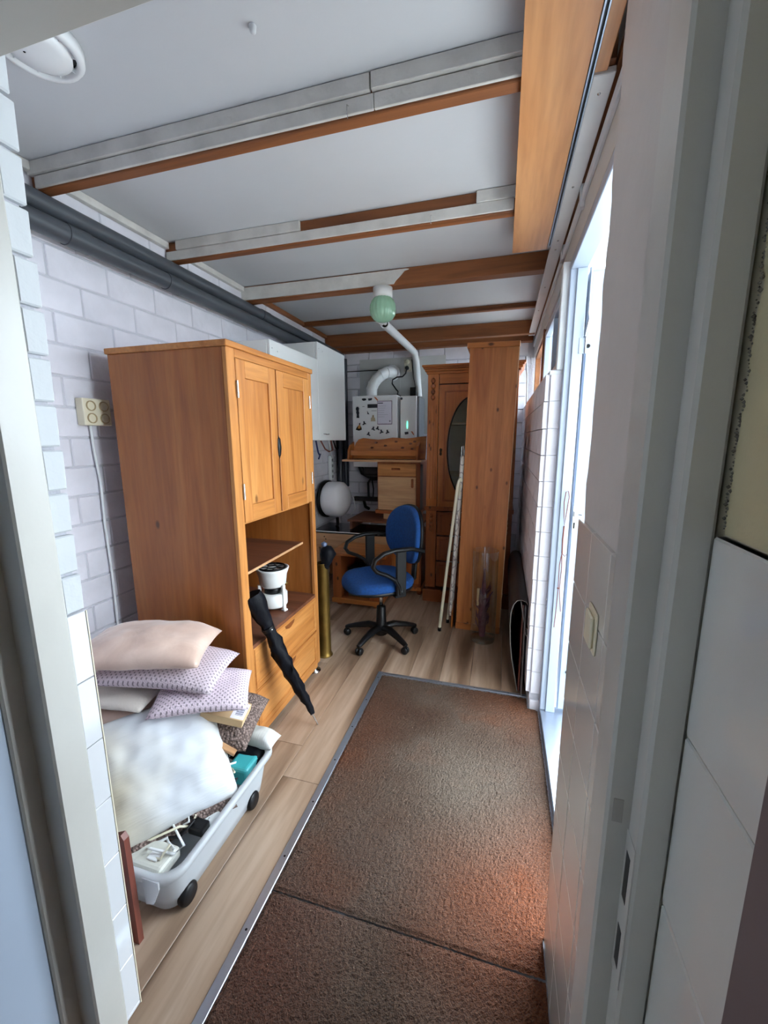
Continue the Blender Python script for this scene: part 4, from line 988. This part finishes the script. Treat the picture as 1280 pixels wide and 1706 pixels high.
# ironing board
ib = thing('ironing_board', 'folded ironing board with cream legs and pale patterned cover leaning by the bookcase', 'ironing board', (-.36, 3.06, 0))
def leg_(a, b): return B().tube([a, b], .011, 10)
b = B().tube([(-.415, 3.02, .02), (-.360, 3.02, .60), (-.305, 3.02, 1.15), (-.297, 3.02, 1.19), (-.288, 3.03, 1.21), (-.278, 3.04, 1.19)], .012, 10); b.done('leg', cream_rod, ib)
B().tube([(-.372, 3.18, .02), (-.33, 3.15, .55), (-.292, 3.06, 1.16)], .010, 10).done('leg', cream_rod, ib)
for p in ((-.415, 3.02, 0), (-.372, 3.18, 0)): B().lathe([(0, 0), (.014, 0), (.014, .03), (0, .03)], p, 10).done('rubber_foot', black, ib)
pts = []; 
b = B(); g = []
for i in range(31):
    t = i/30; c = Vector((-.345+.062*t, 3.16-.03*t, .08+1.29*t)); hw = .19*min(1, (t/.08+.2))*(1 if t < .6 else max(.25, 1-(t-.6)*1.5))
    ring = []
    for k in range(12):
        a = 2*PI*k/12; ring.append(b.bm.verts.new(c+Vector((.018*math.cos(a)+noise.noise(Vector((i*.4, k, 0)))*.003, 0, 0))+Vector((.03, 1, 0))*0+Vector((0, hw*.55*math.sin(a), 0))))
    g.append(ring)
for i in range(30):
    for k in range(12): b.bm.faces.new((g[i][k], g[i][(k+1) % 12], g[i+1][(k+1) % 12], g[i+1][k])).smooth = True
b.bm.faces.new(g[0][::-1]); b.bm.faces.new(g[-1])
t_ = NT('pale patterned cotton'); vo = t_.n('TexVoronoi', i_Scale=14.0, feature='DISTANCE_TO_EDGE'); t_.l(t_.coord(), vo.inputs['Vector'])
t_.l(t_.ramp(vo.outputs[0], [(.03, srgb((150, 140, 140))), (.07, srgb((214, 208, 200)))]), t_.b.inputs['Base Color']); t_.b.inputs['Roughness'].default_value = .9
b.done('cover', t_.m, ib)
B().tube([(-.292, 3.1, 1.36), (-.288, 3.08, 1.44), (-.278, 3.1, 1.45), (-.272, 3.12, 1.36)], .004, 6).done('wire_rest', steel, ib)

# glass vase with dried flower
vs = thing('glass_vase', 'tall clear glass cylinder vase standing in front of the narrow bookcase', 'vase', (-.082, 2.975, 0))
vc = (-.082, 2.965, 0)
B().lathe([(0, .003), (.088, .003), (.092, .01), (.092, .70)], vc, 40).done('cylinder', clear_glass, vs)
B().lathe([(.0, 0.001), (.088, .001), (.088, .016), (0, .018)], vc, 40).done('base', clear_glass, vs)
dr = thing('dried_flower', 'dried purple artichoke like flower inside the tall glass vase', 'flower', (-.085, 2.965, .03))
b = B()
for i in range(40):
    a = random.uniform(0, 2*PI); z0 = random.uniform(.06, .38); r0 = .035+random.uniform(0, .025)
    p = Vector((-.088+math.cos(a)*.012, 2.965+math.sin(a)*.012, z0)); q = Vector((-.088+math.cos(a)*r0, 2.965+math.sin(a)*r0, z0+random.uniform(.05, .12)))
    b.tube([p, (p+q)/2+Vector((math.cos(a)*.012, math.sin(a)*.012, 0)), q], [.008, .015, .002], 5, flat=(1, .3))
b.done('petals', dried, dr, kind='stuff')
B().tube([(-.086, 2.965, .03), (-.088, 2.965, .2), (-.085, 2.965, .56)], [.022, .032, .006], 8).done('stem', dried, dr)
B().tube([(-.125, 2.94, .28), (-.123, 2.94, .41)], .009, 8).done('twig', card, dr)
B().tube([(-.09, 2.92, .33), (-.05, 2.92, .35), (-.02, 2.93, .40)], .005, 6).done('twig', dried, dr)

# rolled vinyl and boards leaning at right wall
rv = thing('vinyl_roll', 'dark vinyl sheet folded over and leaning along the right wall', 'vinyl sheet', (.15, 2.8, 0))
pf = [(.150, .004), (.128, .12), (.108, .22), (.096, .32), (.090, .42), (.092, .50), (.104, .552), (.122, .577), (.145, .583), (.170, .575), (.188, .55), (.195, .51), (.195, .44), (.192, .38)]
pf2 = [(.143, .575), (.158, .49), (.172, .42), (.180, .372), (.188, .366), (.193, .38), (.190, .41), (.176, .415)]
def sheet(pf, y0, y1, t, name, mat, par):
    b = B(); rows = []
    for y in (y0, y1):
        o = []; i_ = []
        for k, p in enumerate(pf):
            p = Vector(p); d = (Vector(pf[min(k+1, len(pf)-1)])-Vector(pf[max(k-1, 0)])).normalized(); nrm = Vector((-d.y, d.x))*t/2
            o.append(b.bm.verts.new((p.x+nrm.x, y, p.y+nrm.y))); i_.append(b.bm.verts.new((p.x-nrm.x, y, p.y-nrm.y)))
        rows.append((o, i_))
    (o0, i0), (o1, i1) = rows; n = len(pf)
    for k in range(n-1):
        for q in ((o0[k], o0[k+1], o1[k+1], o1[k]), (i0[k], i1[k], i1[k+1], i0[k+1])): b.bm.faces.new(q).smooth = True
        b.bm.faces.new((o0[k], i0[k], i0[k+1], o0[k+1])); b.bm.faces.new((o1[k], o1[k+1], i1[k+1], i1[k]))
    b.bm.faces.new((o0[0], o1[0], i1[0], i0[0])); b.bm.faces.new((o0[-1], i0[-1], i1[-1], o1[-1]))
    return b.done(name, mat, par)
sheet(pf, 2.352, 3.45, .004, 'sheet', dark_vinyl, rv); sheet(pf2, 2.352, 3.45, .004, 'sheet', dark_vinyl, rv)
sheet(pf, 2.348, 2.352, .0045, 'cut_edge', vinyl_edge, rv); sheet(pf2, 2.348, 2.352, .0045, 'cut_edge', vinyl_edge, rv)
M = Matrix.Translation((.150, 0, .0)) @ Matrix.Rotation(math.radians(-1.2), 4, 'Y')
single(B().box((0.003, 2.36, .002), (.012, 3.3, .55), .001, Matrix.Translation((.150, 0, 0))), 'loose_board', red_plank, 'red brown thin board standing inside the folded vinyl by the right wall', 'board', (.155, 2.8, 0))
single(B().prism([(2.31, .002), (3.2, .002), (3.2, .55), (2.36, .55)], 0, .1665, .1745), 'loose_board', paint('grey brown laminate', (92, 84, 80), .5), 'grey brown board standing between the folded vinyl and the right wall', 'board', (.17, 2.8, 0))
single(B().tube([(.18, 4.5, 2.3), (.175, 4.2, 2.2), (.18, 4.0, 2.05), (.185, 3.9, 1.8)], .006, 6), 'loose_cable', paint('grey cable', (110, 110, 110), .5), 'thin grey cable hanging in the back right corner under the window', 'cable', (.18, 4.2, 1.8))

# ================================================================== OFFICE CHAIR
F = Vector((-.75, -.66)); ang = math.atan2(F.y, F.x)
ch = thing('office_chair', 'blue upholstered office chair with black armrests on a five star base', 'chair', (-.82, 2.76, 0), ang)
def L(b, n, m, p=ch, **k): return b.done(n, m, p, local=True, **k)
def cushion(sx, sy, t, ex=3.0, seg=40):
    b = B(); rings = []
    for (s, z) in ((0, 1), (.5, 1.0), (.8, .96), (.94, .8), (1.0, .35), (1.0, -.2), (.96, -.5), (.8, -.62), (0, -.62)):
        if s == 0: rings.append([b.bm.verts.new((0, 0, z*t/2))]); continue
        r_ = []
        for k in range(seg):
            a = 2*PI*k/seg; c, s_ = math.cos(a), math.sin(a)
            q = (abs(c)**ex+abs(s_)**ex)**(-1/ex); r_.append(b.bm.verts.new((c*q*sx/2*s, s_*q*sy/2*s, z*t/2)))
        rings.append(r_)
    for A, C in zip(rings, rings[1:]):
        for k in range(seg):
            k2 = (k+1) % seg
            v = (A[0], C[k2], C[k]) if len(A) == 1 else ((A[k], A[k2], C[0]) if len(C) == 1 else (A[k], A[k2], C[k2], C[k]))
            b.bm.faces.new(v).smooth = True
    return b
b = cushion(.50, .49, .085, 2.7)
for v in b.bm.verts:
    if v.co.x > .15: v.co.z -= (v.co.x-.15)**2*3.0
bmesh.ops.translate(b.bm, vec=(.03, 0, .478), verts=b.bm.verts[:]); L(b, 'seat', blue_fab)
b = cushion(.49, .48, .05, 2.7); bmesh.ops.translate(b.bm, vec=(.03, 0, .448), verts=b.bm.verts[:]); L(b, 'seat_shell', black)
def back(dx, sc, t, mat, name):
    b = cushion(.42*sc, .50*sc, t, 2.6)
    for v in b.bm.verts:
        if v.co.x > 0: v.co.y *= 1-.45*(v.co.x/.24)**2*.55
        v.co.z += (v.co.y**2)*1.0+(v.co.x**2)*.3
    bmesh.ops.transform(b.bm, matrix=Matrix.Translation((dx, 0, .80)) @ Matrix.Rotation(math.radians(4), 4, 'Y').inverted() @ Matrix.Rotation(-PI/2, 4, 'Y').inverted() @ Matrix.Rotation(PI, 4, 'Z'), verts=b.bm.verts[:])
    return L(b, name, mat)
back(-.235, 1, .07, blue_fab, 'backrest'); back(-.262, 1.03, .05, black, 'back_shell')
L(B().tube([(-.06, 0, .41), (-.22, 0, .41), (-.275, 0, .45), (-.285, 0, .60), (-.275, 0, .75)], .022, 8, flat=(1.6, .7)), 'back_bracket', black)
for s_ in (-1, 1):
    y_ = s_*.265
    o = L(B().tube([(-.20, y_, .735), (-.10, y_, .762), (.02, y_, .765), (.10, y_, .752), (.165, y_, .715), (.18, y_, .67), (.155, y_, .635), (.08, y_, .60), (.02, y_, .56), (-.01, y_, .51), (-.02, y_, .45)], .017, 10, flat=(1.25, .85)), 'armrest', black)
    L(B().box((-.065, y_-.012, .44), (.01, y_+.012, .755), .006), 'arm_post', black, o)
    L(B().box((-.07, min(y_, s_*.10), .425), (.015, max(y_, s_*.10), .445), .004), 'arm_bracket', black, o)
    L(B().lathe([(.010, 0), (0, .004)], (-.02, y_+s_*.013, .475), 10, M=Matrix.Rotation(PI/2, 4, 'X')), 'bolt', steel, o)
L(B().lathe([(0, .05), (.045, .05), (.048, .10), (.040, .13), (.034, .265), (.030, .27), (0, .27)], (0, 0, 0), 20), 'column', black)
L(B().lathe([(0, .26), (.014, .26), (.014, .42), (0, .42)], (0, 0, 0), 16), 'gas_lift', steel)
L(B().box((-.10, -.06, .405), (.10, .06, .43), .008), 'tilt_mechanism', black)
for k in range(5):
    a = math.radians(36+72*k)-ang; c, s_ = math.cos(a), math.sin(a)
    o = L(B().tube([(c*.02, s_*.02, .10), (c*.10, s_*.10, .112), (c*.20, s_*.20, .092), (c*.262, s_*.262, .074), (c*.285, s_*.285, .066)], [.036, .032, .025, .021, .017], 10, flat=(1, .75)), 'base_leg', black)
    px_, py_ = c*.275, s_*.275; q = a+PI/2+.4*(k % 3)
    cs = L(B().tube([(px_, py_, .075), (px_, py_, .045)], .012, 8), 'caster', black, o)
    d = Vector((math.cos(q), math.sin(q), 0))
    for e in (-1, 1):
        b = B().lathe([(0, -.009), (.022, -.009), (.027, 0), (.022, .009), (0, .009)], (0, 0, 0), 20)
        bmesh.ops.transform(b.bm, matrix=Matrix.Translation(Vector((px_, py_, .0275))+d*e*.013) @ Matrix.Rotation(q, 4, 'Z') @ Matrix.Rotation(PI/2, 4, 'Y'), verts=b.bm.verts[:])
        # joined under the caster's leg so that depth stays at three levels
        L(b, 'caster_wheel', black, o)

# ================================================================== TUB WITH PILLOWS
TX0, TX1, TY0, TY1, TH = -1.30, -.885, .775, 1.385, .195
tub = thing('storage_tub', 'long frosted plastic storage tub on black wheels under the pillows', 'tub', ((TX0+TX1)/2, (TY0+TY1)/2, 0))
def rrect(x0, x1, y0, y1, r, n=6):
    pts = []
    for cx_, cy_, a0 in ((x1-r, y1-r, 0), (x0+r, y1-r, PI/2), (x0+r, y0+r, PI), (x1-r, y0+r, 3*PI/2)):
        for k in range(n+1): a = a0+PI/2*k/n; pts.append((cx_+r*math.cos(a), cy_+r*math.sin(a)))
    return pts
b = B(); prof = [(.060, .012), (.045, .02), (.038, .06), (.022, TH-.035), (.018, TH-.025), (.0, TH-.02), (0, TH), (.005, TH+.003), (.020, TH), (.024, TH-.03), (.042, .06), (.05, .026), (.07, .022)]
rings = []
for off, z in prof:
    rings.append([b.bm.verts.new((p[0], p[1], z)) for p in rrect(TX0+off, TX1-off, TY0+off, TY1-off, max(.01, .07-off*.3))])
for A, C in zip(rings, rings[1:]):
    for k in range(len(A)): b.bm.faces.new((A[k], A[(k+1) % len(A)], C[(k+1) % len(A)], C[k])).smooth = True
b.bm.faces.new(rings[0][::-1]); b.bm.faces.new(rings[-1]); b.done('tub', tub_mat, tub)
for y_ in (.872, 1.235):
    for x_ in (TX1-.042, TX0+.042):
        B().lathe([(0, -.014), (.030, -.014), (.035, -.008), (.035, .008), (.030, .014), (0, .014)], (x_, y_, .036), 24, M=R).done('wheel', black, tub)
# latch tab hanging over the near corner of the rim
B().prism([(-.985, .10), (-.955, .11), (-.93, .17), (-.93, .195), (-.99, .195)], 1, TY0-.002, TY0+.003).done('latch_tab', tub_mat, tub)
def pil(M, sx, sy, t, mat, label, name='pillow', cat='pillow', **k):
    b = B().pillow(sx, sy, t, **k); return single(b, name, mat, label, cat, M=M, group='pillows stacked over the storage tub')
def TR(x, y, z, rx=0, ry=0, rz=0):
    return Matrix.Translation((x, y, z)) @ Matrix.Rotation(math.radians(rz), 4, 'Z') @ Matrix.Rotation(math.radians(ry), 4, 'Y') @ Matrix.Rotation(math.radians(rx), 4, 'X')
pil(TR(-1.375, 1.235, .675, -2, 2, 22), .50, .33, .125, silk, 'champagne satin pillow on top of the pillow stack', seed=1, wr=.012, sag=.35)
pil(TR(-1.31, 1.255, .580, 0, 4, 15), .50, .31, .085, knit_mauve, 'mauve openwork knitted pillow, second from the top of the stack', seed=2, sag=.3)
pil(TR(-1.14, 1.265, .490, -3, 4, 31), .36, .31, .075, knit_pink, 'pink openwork knitted pillow, third from the top of the stack', seed=3, sag=.4)
pil(TR(-1.50, 1.20, .500, 0, 2, 10), .42, .36, .055, paint('cream canvas', (214, 204, 194), .8, .04, 6, .3, 90), 'cream canvas pillow with a zip under the mauve knitted pillow', seed=4)
pil(TR(-1.46, 1.21, .425, 2, 3, 14), .44, .38, .09, silk, 'champagne satin pillow low in the stack behind the white cushion', seed=5)
pil(TR(-1.10, 1.32, .325, 4, 12, 14), .30, .30, .12, knit_brown, 'brown chunky knitted pillow low in the stack by the oak cabinet', seed=8)
b = B().pillow(.44, .45, .21, 44, .016, 6, pinch=.03)
pw_ = single(b, 'pillow', white_cotton, 'large white ribbed cotton cushion sagging over the tub', 'pillow', M=TR(-1.175, 1.055, .30, 0, 40, -36), group='pillows stacked over the storage tub')
bx = thing('cardboard_box', 'flat cardboard carton with barcode label poking out between the pillows', 'box', M=TR(-1.025, 1.265, .400, 0, 14, 16))
B().box((-.10, -.055, -.016), (.07, .055, .016), .001).done('carton', card, bx, local=True)
B().box((.015, -.05, .0161), (.068, .045, .0168)).done('label', paper, bx, local=True)
for i in range(9): B().box((.028, -.03+i*.006, .0169), (.058, -.03+i*.006+(.0015, .003)[i % 2], .0174)).done('barcode_bar', ink, bx, local=True)
single(B().box((-.12, -.045, -.006), (.06, .045, .006), .002), 'wood_tile', beech, 'small beige wooden slab stuck between brown pillow and white cushion', 'slab', M=TR(-1.015, 1.215, .31, 0, 26, 10))
# tub contents
def T(name, b, mat, label, cat): return single(b, name, mat, label, cat, group='tangled cables in the storage tub' if cat == 'cable' else None)
rt_ = thing('router', 'white rounded router with a square outline in the near end of the tub', 'router', (-1.03, .87, .15))
box1((-1.12, .81, .13), (-.965, .905, .175), .015, seg=3).done('body', paint('off white plastic', (214, 214, 204), .4), rt_)
box1((-1.04, .835, .1755), (-1.0, .87, .1785), .002).done('button', cab_white, rt_)
T('modem', box1((-1.18, 1.0, .10), (-.93, 1.12, .165), .012, seg=3), cab_white, 'white flat modem in the middle of the tub', 'modem')
T('blue_bag', B().pillow(.16, .14, .09, 12, .03, 3, M=Matrix.Translation((-1.20, .87, .19))), bluebag, 'crumpled blue plastic bag in the near left corner of the tub', 'bag')
T('turquoise_case', box1((-1.03, 1.22, .10), (-.93, 1.33, .185), .015, seg=3), turq, 'turquoise case in the far end of the tub', 'case')
T('black_pouch', B().pillow(.16, .13, .08, 12, .02, 7, M=Matrix.Translation((-1.0, 1.345, .165))), blackcloth, 'black pouch at the far end of the tub', 'pouch')
T('white_scarf', B().pillow(.20, .09, .07, 16, .02, 9, M=TR(-.985, 1.37, .215, 0, 6, 0)), white_cotton, 'white cloth draped over the far rim of the tub', 'cloth')
for i in range(12):
    random.seed(40+i)
    x_ = random.uniform(-1.08, -.98); y_ = .90+.10*(i//3)+random.uniform(0, .05); pts = []
    for k in range(9):
        pts.append((x_+.065*math.sin(k*1.3+i), y_+.07*math.cos(k*.9+i*2)*(1 if i % 2 else .7), .178+.02*math.sin(k*2.1+i)))
    m, l = [(black, 'black'), (cream_rod, 'cream'), (cab_white, 'white')][i % 3]
    T('cable', B().tube(pts, .0042, 6), m, '%s tangled cable in the tub, %s' % (l, ['by the near end', 'in the middle', 'towards the far end', 'along the right side'][i//3]), 'cable')
for i, (x_, y_, m) in enumerate(((-.96, .98, black), (-1.0, 1.16, black), (-1.06, 1.05, cab_white))):
    t_ = thing('charger', ['black charger behind the router in the tub', 'black charger beside the turquoise case in the tub', 'white charger on the modem in the tub'][i], 'charger', (x_, y_, .15))
    box1((x_-.03, y_-.022, .150), (x_+.03, y_+.022, .182), .006, seg=2).done('body', m, t_)
    B().tube([(x_+.012, y_+.022, .166), (x_+.012, y_+.04, .166)], .0025, 6).done('pin', steel, t_)
    B().tube([(x_-.012, y_+.022, .166), (x_-.012, y_+.04, .166)], .0025, 6).done('pin', steel, t_)
T('brown_knit_throw', B().pillow(.30, .40, .07, 20, .02, 11, M=TR(-1.12, 1.02, .205, 0, 22, -36)), knit_brown, 'brown chunky knitted throw under the large white cushion', 'throw')
T('loop_strap', B().tube([(-1.02, 1.36, .26), (-1.0, 1.34, .20), (-.985, 1.345, .185), (-.985, 1.37, .22), (-1.01, 1.385, .27)], .003, 6), black, 'thin black wrist strap loop hanging at the far end of the tub', 'strap')
# red-brown plank
M = Matrix.Translation((-1.02, .70, 0))
single(B().prism([(-1.035, .0), (-.985, .0), (-.99, .37), (-1.0, .385), (-1.03, .37)], 1, .735, .752), 'wood_plank', red_plank, 'narrow red brown plank standing upright behind the tiled wall end', 'plank', (-1.01, .74, 0))
